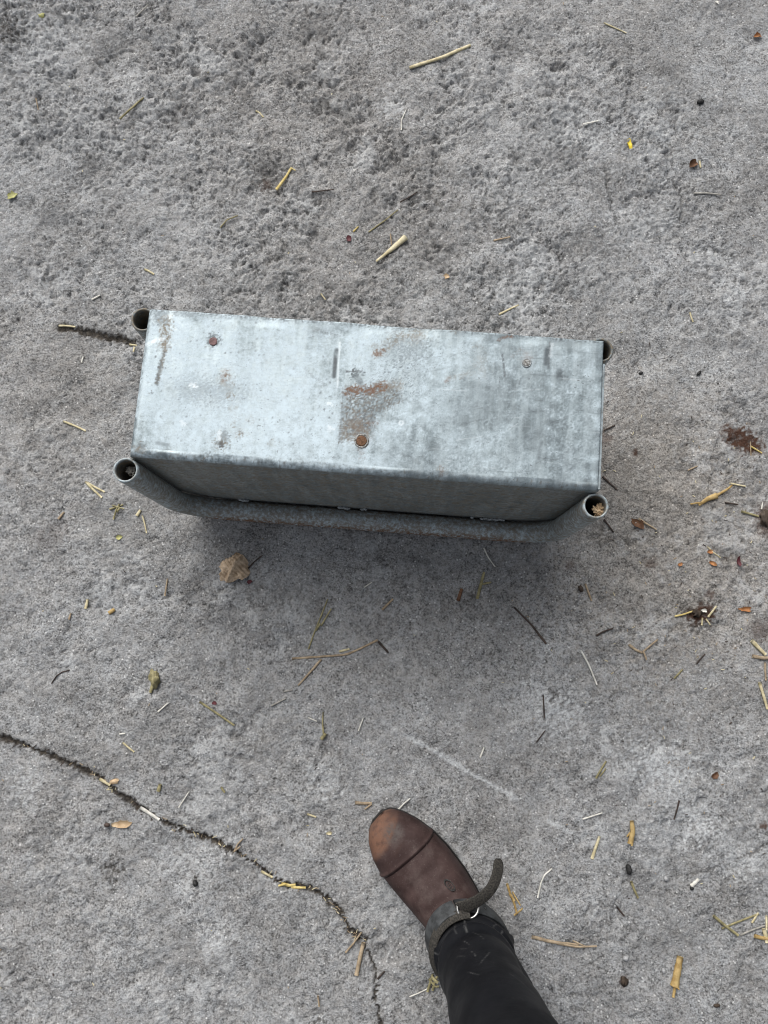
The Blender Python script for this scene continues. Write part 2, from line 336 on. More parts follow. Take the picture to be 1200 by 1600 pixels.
# cracks: (points, half width in photo pixels, depth, dirt)
CRACK = [(-160, 1080), (-60, 1130), (0, 1150), (30, 1162), (75, 1180), (110, 1193), (160, 1218), (185, 1241), (215, 1259), (250, 1280), (290, 1297), (330, 1312), (365, 1329), (395, 1346), (430, 1375), (450, 1383), (480, 1386), (505, 1400), (525, 1415), (540, 1440), (548, 1455), (563, 1467)]
cracks = [(CRACK, 3.5, .0045, .95), ([(563, 1467), (572, 1480), (581, 1500), (588, 1520), (587, 1540), (585, 1557), (590, 1575), (594, 1600), (604, 1660)], 2.3, .004, .85),
          ([(1260, 1285), (1200, 1320), (1170, 1336), (1140, 1350), (1100, 1362), (1060, 1370)], 1.1, .0025, .55), ([(1190, 1480), (1165, 1498), (1156, 1515), (1154, 1528), (1144, 1545)], 1.6, .003, .4),
          ([(944, 255), (950, 300), (957, 330), (963, 350)], 2.2, .004, .45), ([(1060, 285), (1066, 310), (1064, 345)], 2.2, .004, .4), ([(300, 1445), (320, 1440), (345, 1455), (372, 1476)], 1.0, .002, .4),
          ([(92, 512), (115, 514), (140, 520), (165, 526), (190, 530), (207, 536)], 6.5, .004, .9),
          ([(1200, 325), (1230, 300)], .5, .001, .2), ([(960, 830), (980, 850), (990, 862)], 1.2, .002, .5)]
for pts, hw, dep, k in cracks:
    P = pl(pts); d, t = poly_dist(X + n_warp * .0015 + n_pit * .0005, Y + n_warp2 * .0015, P)
    ww = np.maximum(hw / 925 * (1 + 0.30 * n_lump), hw / 925 * .35)
    core = 1 - sstep(ww * .35, ww * 1.05, d)
    h -= dep * core
    halo = (1 - sstep(ww * .5, ww * 2.4, d)) * np.clip(.6 + .5 * n_lump, 0, 1.3)
    dirt = np.maximum(dirt, k * np.clip(core + .45 * halo, 0, 1))
    if hw > 2.0 and dep > .0035 and k > .8: crackm = np.maximum(crackm, k * (1 - sstep(ww * .55, ww * 1.0, d)))
# keep the slab flat where the trough and the boot stand on it
flat = np.clip(blob(570, 760, 420, .25, 1, .38, -.07, 0), 0, 1)
h = h * (1 - .35 * flat)
H_G = h
def gh(x, y):
    fx = min(max((x - GX0) / STEP, 0), nx - 1.001); fy = min(max((y - GY0) / STEP, 0), ny - 1.001)
    i, j = int(fx), int(fy); a, b = fx - i, fy - j
    return float((H_G[j, i] * (1 - a) + H_G[j, i + 1] * a) * (1 - b) + (H_G[j + 1, i] * (1 - a) + H_G[j + 1, i + 1] * a) * b)

def build_ground():
    ext = np.array([0.01, 0.03, 0.08, 0.18, 0.4, 0.9, 2.0, 4.5, 10, 25])
    ax = np.concatenate([GX0 - ext[::-1], xs, GX1 + ext]); ay = np.concatenate([GY0 - ext[::-1], ys, GY1 + ext])
    e = len(ext)
    Z = np.pad(h, e, mode='edge'); fade = np.ones((len(ay), len(ax)))
    pad = np.concatenate([np.linspace(0, 1, e)[:], np.ones(nx), np.linspace(1, 0, e)]); pady = np.concatenate([np.linspace(0, 1, e), np.ones(ny), np.linspace(1, 0, e)])
    Z = Z * np.minimum.outer(pady, pad)
    AX, AY = np.meshgrid(ax, ay)
    co = np.stack([AX.ravel(), AY.ravel(), Z.ravel()], 1).astype(np.float32)
    N, Mx = len(ay), len(ax)
    idx = np.arange(N * Mx).reshape(N, Mx)
    q = np.stack([idx[:-1, :-1], idx[:-1, 1:], idx[1:, 1:], idx[1:, :-1]], -1).reshape(-1, 4).astype(np.int32)
    me = bpy.data.meshes.new('ground')
    me.vertices.add(len(co)); me.vertices.foreach_set('co', co.ravel())
    me.loops.add(q.size); me.loops.foreach_set('vertex_index', q.ravel())
    me.polygons.add(len(q)); me.polygons.foreach_set('loop_start', np.arange(0, q.size, 4, dtype=np.int32))
    me.polygons.foreach_set('use_smooth', np.ones(len(q), dtype=bool))
    me.update(calc_edges=True)
    for k, a in (('dirt', dirt), ('brown', brown), ('chalk_and_light', chalk_and_light), ('warm', warm), ('crack', crackm)):
        A = me.attributes.new(k, 'FLOAT', 'POINT'); A.data.foreach_set('value', np.pad(np.clip(a, 0, 1), e, mode='constant').ravel().astype(np.float32))
    me.materials.append(CONC)
    o = bpy.data.objects.new('ground', me); COL.objects.link(o)
    tag(o, 'rough worn grey concrete slab with one long dirt filled crack', 'ground', kind='structure')
build_ground()

# ------------------------------------------------------------------ the trough, upside down, on two bent pipe frames
TRZ = math.radians(-4.457)
CU, CV = math.cos(TRZ), math.sin(TRZ)
TX, TY = -0.058 * .99698 + 0.304 * .0777, 0.058 * .0777 + 0.304 * .99698
trough = empty('metal_trough', (TX, TY, 0.0), TRZ)
tag(trough, 'upturned galvanised metal trough with bent pipe frame and rusty rivets', 'trough')
TOP = 0.320
def tl(px, py, z=TOP):
    x, y = at(px, py, z); x -= TX; y -= TY
    return x * CU + y * CV, -x * CV + y * CU

def build_body():
    U0, U1, V0, V1 = -0.307, 0.307, -0.102, 0.102
    R = 0.009
    # rows: from the bottom of the front wall, over the front bend, across the bottom plate
    vv = [('f', z) for z in np.linspace(0.022, TOP - R, 90)[:-1]] + [('b', a) for a in np.linspace(0, math.pi / 2, 7)] + [('t', q) for q in np.linspace(V0 + R, V1, 140)[1:]]
    uu = [('b', a) for a in np.linspace(0, math.pi / 2, 7)] + [('t', q) for q in np.linspace(U0 + R, U1, 430)[1:]]
    verts = []; pu = []; pv = []; fr = []
    rng = np.random.RandomState(3)
    waveu = np.cumsum(rng.standard_normal(len(uu))) ; 
    for a, (ku, q) in enumerate(uu):
        if ku == 'b': u = U0 + R - R * math.cos(q); du = R * (1 - math.sin(q))
        else: u = q; du = 0.0
        for b, (kv, p) in enumerate(vv):
            if kv == 'f': y = V0; z = p; 
            elif kv == 'b': y = V0 + R - R * math.cos(p); z = TOP - R + R * math.sin(p)
            else: y = p; z = TOP
            w_ = 0.0 if kv == 'f' else (math.sin(p) if kv == 'b' else 1.0)
            z -= du * w_
            # gentle dents and a slightly wavy back edge
            if kv == 't':
                z += 0.0007 * math.sin(u * 19 + 1) * math.cos(y * 23) + 0.0005 * math.sin(u * 47 + y * 31)
                e = sstep(0.085, 0.102, y)
                z -= float(e) * (0.0005 + 0.0010 * math.sin(u * 33) + .0006 * math.sin(u * 91 + 2))
            if kv == 'f': y += 0.0010 * math.sin(u * 13) * math.sin((p - .02) * 10)
            verts.append((u, y, z)); pu.append(u); pv.append(y if kv != 'f' else V0 - (TOP - z)); fr.append(1.0 if kv == 'f' else (max(0, .9 - 2.2 * w_)))
    nu, nv = len(uu), len(vv)
    faces = grid_faces(nu, nv)
    u = np.array(pu); v = np.array(pv); fr = np.array(fr)
    plate = 1 - fr
    # noise fields over the plate
    G = 0.0015
    NN = fft_noise(400, 460, G, 0.006, 0.03, 11); N2 = fft_noise(400, 460, G, 0.03, 0.15, 12); N3 = fft_noise(400, 460, G, 0.004, 0.012, 13)
    ii = np.clip(((v + .42) / G).astype(int), 0, 399); jj = np.clip(((u + .33) / G).astype(int), 0, 459)
    a1, a2, a3 = NN[ii, jj], N2[ii, jj], N3[ii, jj]
    K = 1.0 / 1225.0
    def disc(px, py, r, soft=.5, sx=1, sy=1, warp=.3):
        cu, cv = tl(px, py); q = np.hypot((u - cu + a1 * r * K * warp) / sx, (v - cv + a3 * r * K * warp) / sy) / (r * K)
        return (1 - sstep(1 - soft, 1 + soft, q)) * plate
    def line(pts, wd, soft=.5, warp=.0):
        P = [tl(*p) for p in pts]; d, t = poly_dist(u + a1 * warp * K, v + a3 * warp * K, P)
        return (1 - sstep(wd * K * (1 - soft), wd * K * (1 + soft), d)) * plate
    def poly(pts, soft=3, warp=1.5):
        P = [tl(*p) for p in pts]; d, t = poly_dist(u, v, P + [P[0]])
        ins = np.zeros(u.shape, bool); n = len(P)
        for i in range(n):
            (xa, ya), (xb, yb) = P[i], P[(i + 1) % n]
            c = ((ya > v) != (yb > v)) & (u < (xb - xa) * (v - ya) / (yb - ya + 1e-12) + xa); ins ^= c
        sd_ = np.where(ins, -d, d) / K + a3 * warp
        return (1 - sstep(-soft, soft, sd_)) * plate
    mx = np.maximum
    tu = (u - U0) / (U1 - U0)
    oxide_and_sheen = np.clip((1.0 - 0.70 * sstep(.30, .95, tu)) + .13 * a2 + .12 * a1, 0, 1) * plate  # white oxide, its left to right fade painting in the sky reflection
    oxide_and_sheen = mx(oxide_and_sheen, .6 * disc(590, 650, 60, .7)); oxide_and_sheen = mx(oxide_and_sheen, .8 * disc(560, 710, 60, .7, 1.8, .5))
    dark = np.zeros_like(u); grime = np.zeros_like(u); rust = np.zeros_like(u); ln = np.zeros_like(u); white = np.zeros_like(u)
    # the dull patch with its rusty upper rim
    pt = poly([(537, 606), (600, 600), (622, 606), (630, 626), (606, 640), (588, 650), (580, 676), (556, 683), (530, 692), (533, 650)], 4, 3)
    dark = mx(dark, pt * .92 * np.clip(.76 + .2 * a3 + .28 * a1, 0, 1)); grime = mx(grime, pt * np.clip(.30 + .45 * a1, 0, 1) * .7)
    grime = mx(grime, .65 * poly([(534, 655), (575, 650), (580, 685), (530, 692)], 4, 3))
    rust = mx(rust, .95 * line([(544, 611), (560, 609), (578, 610), (600, 603)], 7, .5, 2)); rust = mx(rust, .5 * line([(575, 661), (590, 661)], 3, .6, 2)); grime = mx(grime, .7 * line([(590, 606), (622, 602)], 8, .6, 3))
    rust = mx(rust, .28 * disc(563, 668, 20, .8)); rust = mx(rust, .5 * line([(565, 692), (564, 705), (566, 716)], 3, .8, 2)); rust = mx(rust, .45 * disc(823, 560, 9, .8)); rust = mx(rust, .35 * line([(803, 556), (815, 548), (824, 556)], 4, .8, 2)); dark = mx(dark, .9 * disc(333, 531, 10.5, .3)); 
    ln = mx(ln, .35 * line([(536, 612), (534, 650), (530, 690)], 1.4, .5)); dark = mx(dark, .8 * disc(640, 590, 26, .8, 1.5, .7, .8) * np.clip(.6 + .6 * a1, 0, 1)); dark = mx(dark, .65 * disc(636, 545, 24, .8, 1.5, .8, .6))
    rust = mx(rust, .75 * line([(588, 553), (598, 548)], 5, .6, 2)); grime = mx(grime, .7 * line([(588, 552), (605, 541), (622, 528), (655, 520)], 7, .7, 3)); grime = mx(grime, .5 * disc(640, 525, 14, .7, 2.2, .7))
    dark = mx(dark, .95 * disc(556, 586, 9, .5, 1.1, .9, .5)); dark = mx(dark, .8 * line([(556, 588), (563, 598)], 5, .6)); ln = mx(ln, .7 * line([(543, 580), (566, 580)], 1.6, .5, 1))
    # dent left of the patch: its shade and highlight painted as lines
    dark = mx(dark, 1.0 * line([(526, 547), (524, 560), (522, 588)], 3.4, .6)); ln = mx(ln, .55 * line([(525, 560), (523, 580)], 2.2, .6)); white = mx(white, .6 * line([(531, 535), (529, 570), (527, 605)], 1.2, .6))
    # left stain running down
    grime = mx(grime, .95 * line([(260, 500), (258, 520), (258, 542)], 8, .6, 3)); grime = mx(grime, .6 * line([(258, 542), (253, 570), (246, 598)], 3, .6, 1)); dark = mx(dark, .9 * line([(257, 550), (250, 575), (245, 600)], 3, .6, 1)); white = mx(white, .75 * line([(228, 538), (242, 533), (255, 530)], 3, .6, 1))
    dark = mx(dark, .7 * disc(250, 495, 14, .7)); dark = mx(dark, .55 * line([(236, 486), (240, 486), (300, 492)], 4, .7, 2))
    rust = mx(rust, .55 * disc(352, 588, 7, .6, .8, 1.5)); grime = mx(grime, .45 * disc(352, 592, 11, .6, .9, 1.5))
    for px, py, r, k in [(358, 618, 6, .7), (362, 600, 4, .7), (352, 588, 3, .9), (365, 640, 6, .5), (373, 676, 7, .8), (368, 660, 5, .6), (346, 692, 10, .9), (215, 705, 9, .7), (390, 655, 7, .4), (425, 690, 5, .4), (270, 716, 4, .8), (316, 717, 4, .8), (585, 540, 5, .5), (688, 735, 6, .5), (505, 725, 5, .3), (712, 520, 5, .4), (745, 540, 5, .5)]:
        grime = mx(grime, k * disc(px, py, r, .5, 1, 1, .6))
    dark = mx(dark, .45 * disc(325, 612, 36, .8, 1.6, .5)); dark = mx(dark, .6 * disc(350, 685, 9, .6, .8, 1.6)); white = mx(white, .8 * disc(343, 680, 4, .6, .7, 2.2)); dark = mx(dark, 1.0 * disc(346, 693, 6.5, .5)); ln = mx(ln, .7 * disc(346, 695, 4.5, .5))
    dark = mx(dark, .75 * disc(220, 697, 8, .5, 1.2, .8)); dark = mx(dark, .5 * line([(245, 692), (262, 695)], 3, .6))
    dark = mx(dark, .35 * disc(500, 515, 16, .8, 1.5, .6)); ln = mx(ln, .5 * line([(490, 515), (530, 525)], 1.3, .6, 1)); ln = mx(ln, .45 * line([(478, 575), (492, 592), (508, 600)], 1.0, .6, 1))
    # right side
    ln = mx(ln, .7 * line([(785, 553), (787, 570), (789, 588)], 1.3, .6, .5)); dark = mx(dark, .9 * line([(855, 545), (853, 568)], 4, .7)); ln = mx(ln, .55 * line([(859, 535), (857, 575)], 1.3, .5)); white = mx(white, .5 * line([(862, 538), (860, 556)], 2.4, .7, 1))
    dark = mx(dark, .85 * disc(874, 585, 7, .8, .9, 1.4, .1)); dark = mx(dark, .6 * disc(746, 518, 6, .6)); rust = mx(rust, .7 * line([(778, 532), (790, 526), (802, 526)], 2, .6, 1)); rust = mx(rust, .6 * line([(696, 596), (702, 592)], 2.6, .6)); grime = mx(grime, .4 * line([(700, 592), (735, 584)], 4, .7, 2))
    rust = mx(rust, .4 * line([(690, 730), (690, 742)], 3, .7, 1)); dark = mx(dark, .35 * disc(775, 625, 40, .9, 1, 1.2)); dark = mx(dark, .30 * disc(850, 660, 50, .9, .7, 1.3)); dark = mx(dark, .3 * disc(740, 650, 40, .9)); dark = mx(dark, .55 * line([(846, 690), (842, 715)], 4, .8)); dark = mx(dark, .5 * disc(918, 755, 10, .7))
    dark = mx(dark, .28 * disc(660, 720, 50, .9, 1.6, .6)); grime = mx(grime, .35 * disc(750, 570, 14, .8, .8, 1.4))
    rg = np.random.RandomState(21)
    for _ in range(46):
        px = rg.uniform(640, 930); py = rg.uniform(545, 740); L = rg.uniform(10, 60); an = rg.normal(.1, .25)
        ln = mx(ln, rg.uniform(.08, .34) * line([(px, py), (px + L * .5, py + L * .5 * math.sin(an) + rg.normal(0, 1)), (px + L, py + L * math.sin(an))], rg.uniform(.5, .9), .7))
    for _ in range(22):
        px = rg.uniform(240, 620); py = rg.uniform(510, 730); L = rg.uniform(8, 34); an = rg.uniform(-3, 3)
        ln = mx(ln, rg.uniform(.08, .3) * line([(px, py), (px + L * math.cos(an), py + L * math.sin(an))], rg.uniform(.5, .8), .7))
    for _ in range(16):
        px = rg.uniform(640, 930); py = rg.uniform(560, 740); L = rg.uniform(10, 50)
        white = mx(white, rg.uniform(.1, .35) * line([(px, py), (px + L, py + rg.normal(0, 6))], .7, .7))
    for px, py, r in [(516, 630, 3.4), (516, 669, 3.8), (303, 602, 4.5), (287, 661, 4)]: white = mx(white, .9 * disc(px, py, r, .4, 1.3, .9, .5))
    q = np.hypot(u - tl(627, 661)[0], v - tl(627, 661)[1]) / K; white = mx(white, .9 * (sstep(1.4, 2.2, q) * (1 - sstep(4, 4.8, q))) * plate)
    for _ in range(210):
        px = rg.uniform(225, 520) if rg.rand() < .75 else rg.uniform(480, 930); py = rg.uniform(500, 725)
        ln = mx(ln, rg.uniform(.25, .8) * disc(px, py, rg.uniform(.7, 1.8), .5))
    # darker edges, the left one painting in the shading of its bend
    ed = (1 - sstep(0, .010, V1 - v)) * plate; dark = mx(dark, ed * np.clip(.45 + .4 * a1, 0, 1)); dark = mx(dark, (1 - sstep(0, .011, u - U0)) * np.clip(.25 + .2 * a1, 0, .6) * plate); dark = mx(dark, (1 - sstep(.0, .006, U1 - u)) * np.clip(.2 + .4 * a1, 0, .7) * plate)
    fe = np.exp(-((v - V0 - .004) / .006) ** 2) * plate; dark = mx(dark, fe * np.clip(.10 + .25 * a1, 0, 1)); grime = mx(grime, fe * np.clip(.25 * a1, 0, .6))
    # the front wall is dull and dirty
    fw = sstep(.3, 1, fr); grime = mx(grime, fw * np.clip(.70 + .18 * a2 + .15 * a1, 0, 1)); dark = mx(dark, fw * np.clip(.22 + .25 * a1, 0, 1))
    hv = fft_noise(400, 460, G, 0.004, 0.02, 17)[ii, np.clip(jj // 9, 0, 459)]
    white = mx(white, fw * .22 * sstep(1.0, 2.2, hv)); rust = mx(rust, fw * .35 * sstep(1.6, 2.6, a1) * sstep(.45, .6, tu))
    o = mesh_obj('trough_shell', verts, faces, ZINC, trough, True, dict(oxide_and_sheen=oxide_and_sheen, dark=dark, grime=grime, rust=rust, line=np.clip(ln, 0, 1), white=np.clip(white, 0, 1)))
    sm = o.modifiers.new('thickness', 'SOLIDIFY'); sm.thickness = 0.0025; sm.offset = -1.0 if False else 1.0
    # outward side is kept: normals decide which side thickens
    n = o.data.polygons[len(o.data.polygons) - 5].normal
    sm.offset = -1.0 if n.z > 0 else 1.0
    return o
shell = build_body()

def box_verts(u0, u1, v0, v1, z0, z1):
    return [(a, b, c) for a in (u0, u1) for b in (v0, v1) for c in (z0, z1)], [(0, 1, 3, 2), (4, 6, 7, 5), (0, 4, 5, 1), (2, 3, 7, 6), (0, 2, 6, 4), (1, 5, 7, 3)]
def plate_part(name, u0, u1, v0, v1, z0, z1, k=.4, bev=.0007):
    V, Fc = box_verts(u0, u1, v0, v1, z0, z1); n = len(V)
    o = mesh_obj(name, V, Fc, ZINC, trough, False, dict(oxide_and_sheen=[k] * n, dark=[.3] * n, grime=[.25] * n, rust=[0] * n, line=[0] * n, white=[0] * n))
    b = o.modifiers.new('bevel', 'BEVEL'); b.width = bev; b.segments = 2
    return o
plate_part('end_panel', 0.3072, 0.3104, -0.0995, 0.0705, 0.024, 0.3185, .9)
plate_part('end_panel', -0.3068, -0.3040, -0.0990, 0.0705, 0.024, 0.3105, .4)
plate_part('back_panel', -0.3038, 0.3070, 0.0715, 0.0742, 0.024, 0.3165)

def pipe_frame(vt, vb, ul, ur, zl, zr, seed, ripple, enddull=.62):
    """one bow: leg down, bend, along the ground, bend, leg up; a real hollow pipe"""
    RB, RO, RI, ZB = 0.078, 0.0170, 0.0137, 0.0185
    path = []
    for z in np.linspace(zl, ZB + RB, 40)[:-1]: path.append((ul, 0, z))
    for a in np.linspace(0, math.pi / 2, 26): path.append((ul + RB - RB * math.cos(a), 0, ZB + RB - RB * math.sin(a)))
    for x in np.linspace(ul + RB, ur - RB, 90)[1:-1]: path.append((x, 0, ZB))
    for a in np.linspace(0, math.pi / 2, 26): path.append((ur - RB + RB * math.sin(a), 0, ZB + RB - RB * math.cos(a)))
    for z in np.linspace(ZB + RB, zr, 40)[1:]: path.append((ur, 0, z))
    P = np.array(path); P[:, 1] = vb + (vt - vb) * np.clip((P[:, 2] - ZB) / (.305 - ZB), 0, 1)
    T = np.gradient(P, axis=0); T /= np.linalg.norm(T, axis=1)[:, None]
    NS = 32; verts = []; g = []; rs = []; dk = []; ox_ = []
    rnd = np.random.RandomState(seed); n = len(P)
    lens = np.concatenate([[0], np.cumsum(np.linalg.norm(np.diff(P, axis=0), axis=1))])
    def ring(i, r, inner):
        t = T[i]; s = np.array([0.0, 1.0, 0.0]); s -= s.dot(t) * t; s /= np.linalg.norm(s); c = np.cross(t, s)
        for k in range(NS):
            a = 2 * math.pi * k / NS; d = s * math.cos(a) + c * math.sin(a)
            rr = r
            if not inner and ripple:
                L = lens[-1] - lens[i]
                m_ = math.exp(-((L - .215) / .05) ** 2) * max(0.0, d[2] * .8 + .35 - d[0] * .5)
                rr += 0.0007 * m_ * math.sin(L * 2 * math.pi / .0075)
            p = P[i] + d * rr; verts.append(p)
            low = 1 - float(sstep(.020, .037, p[2])); outb = max(0, -d[1])
            end = i in (0, n - 1)
            g.append(enddull * rnd.uniform(.6, 1.2) if end else (1.0 if inner else min(1, .72 + .25 * low))); rs.append(0.0 if end or inner else min(1, .10 + 1.0 * low * (0.35 + .65 * outb))); dk.append(1.0 if inner and not end else (enddull - .45 if end else .10)); ox_.append(.8 if end else .75)  # inner wall darkened to paint in the shade of the bore
    for i in range(n): ring(i, RO if 0 < i < n - 1 else RO - .0005, False)
    for i in reversed(range(n)): ring(i, RI if 0 < i < n - 1 else RI + .0004, True)
    faces = grid_faces(2 * n, NS, True, True)
    m = len(verts)
    nz = fft_noise(2, m + m % 2, 1.0, 3, 60, seed)[0][:m]
    return mesh_obj('pipe_frame', verts, faces, ZINC, trough, True, dict(oxide_and_sheen=ox_, dark=np.clip(np.array(dk) + .08 * nz, 0, 1), grime=np.clip(np.array(g) + .1 * nz, 0, 1), rust=rs, line=[0] * m, white=[0] * m))
pipe_frame(-0.1192, -0.1205, -0.3120, 0.3080, 0.3085, 0.3085, 5, True)
pipe_frame(0.0918, 0.0918, -0.3165, 0.3055, 0.3060, 0.3140, 6, False, 1.25)

def lump_line(name, pts, r, mat, parent, seed, seg=4):
    """a lumpy weld bead along points"""
    rn = random.Random(seed); P = []
    for i in range(len(pts) - 1):
        for k in range(seg): P.append(np.array(pts[i]) + (np.array(pts[i + 1]) - np.array(pts[i])) * k / seg)
    P.append(np.array(pts[-1])); P = np.array(P)
    T = np.gradient(P, axis=0); verts = []; NS = 8
    for i, p in enumerate(P):
        t = T[i] / (np.linalg.norm(T[i]) + 1e-9); s = np.cross(t, [0, 0, 1.0]); 
        if np.linalg.norm(s) < 1e-3: s = np.array([1.0, 0, 0])
        s /= np.linalg.norm(s); c = np.cross(t, s)
        e = 0.25 if i in (0, len(P) - 1) else 1.0
        for k in range(NS):
            a = 2 * math.pi * k / NS; verts.append(p + (s * math.cos(a) + c * math.sin(a)) * r * e * rn.uniform(.65, 1.3))
    f = grid_faces(len(P), NS, False, True); f += [tuple(range(NS))[::-1], tuple(range((len(P) - 1) * NS, len(P) * NS))]
    return mesh_obj(name, verts, f, mat, parent)
wy = -0.1035; wz = 0.0335
FILL = mat_simple('dark_gap_fill', (0.055, 0.058, 0.058), (0.12, 0.125, 0.122), 260, 0.7, 0.001)
lump_line('gap_filler', [(-0.309, -0.1025, z) for z in np.linspace(.06, .296, 40)], .0042, FILL, trough, 42, 1)  # added dark strip closing a gap where lit ground showed through
for i, (a, b) in enumerate([(-0.052, -0.030), (-0.014, -0.002), (0.170, 0.176), (0.186, 0.228), (-0.22, -0.20)]):
    k = max(2, int((b - a) / .004)); lump_line('weld_bead', [(a + (b - a) * j / k, wy + random.uniform(-.001, .001), wz + random.uniform(-.001, .001)) for j in range(k + 1)], .0026, WELD, trough, i, 2)
lump_line('weld_bead', [(0.303, -0.1035, z) for z in np.linspace(.255, .304, 9)], .003, WELD, trough, 41, 2)

def rivet(px, py, r, mat, ringmat, dome, label, dent=0.0):
    u, v = tl(px, py); r = r / 1225.0; NS = 22
    def lathe(name, prof, m, par, loc, seed):
        rn = random.Random(seed); vs = []
        for (rr, z) in prof:
            for k in range(NS):
                a = 2 * math.pi * k / NS; j = 1 + rn.uniform(-.05, .05); vs.append((rr * j * math.cos(a), rr * j * math.sin(a), z))
        f = grid_faces(len(prof), NS, False, True); f.append(tuple(range((len(prof) - 1) * NS, len(prof) * NS)))
        o = mesh_obj(name, vs, [q[::1] for q in f], m, par); o.location = loc; return o
    o = lathe('rivet', [(r, -.001), (r, dome * .6), (r * .86, dome * .95), (r * .5, dome * 1.0), (r * .02, dome * 1.02)], mat, trough, (u, v, TOP + .0002), int(px))
    if ringmat: lathe('rivet_washer', [(r * 1.42, -.001), (r * 1.38, .0003), (r * 1.2, .0006), (r * 1.02, .0002), (r * .98, -.0004), (r * .5, -.0008)], ringmat, o, (0, 0, 0), int(py))
    if label: o['label'] = label
rivet(333, 533.5, 7.0, PINKM, None, .0003, 'pinkish sunken rivet near the left end')
rivet(823, 567, 5.5, ZRIV, WELD, .0005, 'grey rivet in a ring shaped washer')
rivet(565, 689, 8.5, RUSTM, ZRIV, .0009, 'round orange rusty rivet head')

# ------------------------------------------------------------------ the wearer's leg: boot, half chap, spur strap
FT = np.array([-0.0173, -0.2800]); FD = np.array([0.6298, -0.7768]); FD /= np.linalg.norm(FD); FN = np.array([-FD[1], FD[0]])
person = empty('person', (float(FT[0] + .2 * FD[0]), float(FT[1] + .2 * FD[1]), 0.0))
tag(person, 'person in worn brown boot and black half chap standing beside the trough', 'person')
PL = np.array([person.location.x, person.location.y])
def fp(s, w_, z):
    p = FT + s * FD + w_ * FN - PL; return (p[0], p[1], z)
SC = [0, .004, .010, .022, .045, .075, .105, .150, .180, .205, .235, .262, .278, .286]
WL = [0.000, -.026, -.0352, -.0450, -.0550, -.0600, -.0588, -.0540, -.0500, -.0460, -.0440, -.0400, -.028, -.012]
WR = [0.000, .010, .0160, .0240, .0345, .0430, .0468, .0462, .0420, .0370, .0335, .0290, .018, .004]
HT = [.030, .036, .041, .047, .053, .059, .068, .093, .118, .128, .130, .128, .118, .10]
def build_boot():
    S = np.concatenate([np.linspace(0, .012, 9), np.linspace(.014, .066, 27), np.linspace(.067, .080, 14), np.linspace(.083, .286, 70)])
    wl_, wr_, ht = (np.interp(S, SC, q) for q in (WL, WR, HT))
    k = np.ones(5) / 5
    def smq(q):
        p = np.pad(q, 2, mode='edge'); return np.convolve(p, k, 'valid')
    wl_[9:], wr_[9:], ht[9:] = smq(wl_)[9:], smq(wr_)[9:], smq(ht)[9:]
    NT = 44; verts = []; wear = []; seam = []; scuff = []
    rn = random.Random(2)
    Z0 = .013
    for s, a, b, hh in zip(S, wl_, wr_, ht):
        c = (a + b) / 2; hw = (b - a) / 2 + 1e-4
        for j in range(NT + 1):
            th = math.pi * j / NT                              # from the right edge over the top to the left edge
            cx, sx = math.cos(th), math.sin(th)
            x = math.copysign(abs(cx) ** .72, cx); zz = abs(sx) ** .85
            add = 0.0; sm = 0.0
            sq = s - .0745 + .004 * (x * x) * 0
            if sq < 0: add = .0014 * (1 - sstep(-.002, 0, sq)) + .0022 * math.exp(-((sq + .0045) / .0022) ** 2)
            sm = math.exp(-(sq / .00095) ** 2)
            add -= .0011 * sm
            crease = .0014 * math.sin((s + x * .006) * 230) * math.exp(-((s - .108) / .016) ** 2) + .0018 * math.sin((s - x * .012) * 160) * math.exp(-((s - .14) / .014) ** 2)
            sc_ = 1 + (add + crease * (1 - x * x)) / max(hw, .02)
            verts.append(fp(s, c + hw * x * sc_, Z0 + (hh - Z0) * zz * sc_))
            w_ = c + hw * x
            wv = float(1 - sstep(.022, .046, math.hypot((s - .006) * .95, (w_ + .030) * .92) + .006 * math.sin(s * 220 + w_ * 90)))
            wv = max(wv, .85 * float(1 - sstep(.004, .020, s)) * float(1 - sstep(.0, .022, w_)))
            wear.append(wv); seam.append(max(sm * .95, .8 * math.exp(-((zz - .0) / .05) ** 2) * .5))
            scuff.append(float(1 - sstep(.008, .020, math.hypot(s - .030, (w_ + .003)))) * .95 + .5 * float(1 - sstep(0, .02, zz)) * float(sstep(.02, .05, s)) * (w_ > 0) * float(1 - sstep(.07, .1, s)))
    ns = len(S)
    faces = grid_faces(ns, NT + 1)
    faces.append(tuple(range(0, NT + 1))[::-1]); faces.append(tuple(range((ns - 1) * (NT + 1), ns * (NT + 1))))
    boot = mesh_obj('riding_boot', verts, faces, LEATHER, person, True, dict(wear=np.clip(wear, 0, 1), seam=np.clip(seam, 0, 1), scuff=np.clip(scuff, 0, 1)))
    boot['label'] = 'burgundy brown riding boot with worn orange toe'
    # sole: outline a little wider than the upper
    out = []; S2 = np.linspace(0, 1, 60)
    SS = .286 * (1 - np.cos(S2 * math.pi)) / 2
    Lp = [(s, np.interp(s, SC, WL) - .0016) for s in SS]; Rp = [(s, np.interp(s, SC, WR) + .0016) for s in SS]
    ring = [(p[0] - (.0022 if p[0] < .004 else 0), p[1]) for p in Lp] + [(p[0], p[1]) for p in reversed(Rp)]
    n = len(ring); vs = []
    for z, k_ in ((.002, .98), (.004, 1.0), (.011, 1.0), (.0135, .985)):
        for s, w_ in ring: vs.append(fp(.14 + (s - .14) * k_, -.006 + (w_ + .006) * k_, z))
    f = grid_faces(4, n, False, True); f.append(tuple(range(n))[::-1]); f.append(tuple(range(3 * n, 4 * n)))
    mesh_obj('sole', vs, f, SOLE, boot)
    # pull tab: a small embossed oval at the instep
    vs = []; f = []; NO = 26
    s0, w0 = .1335, .0215
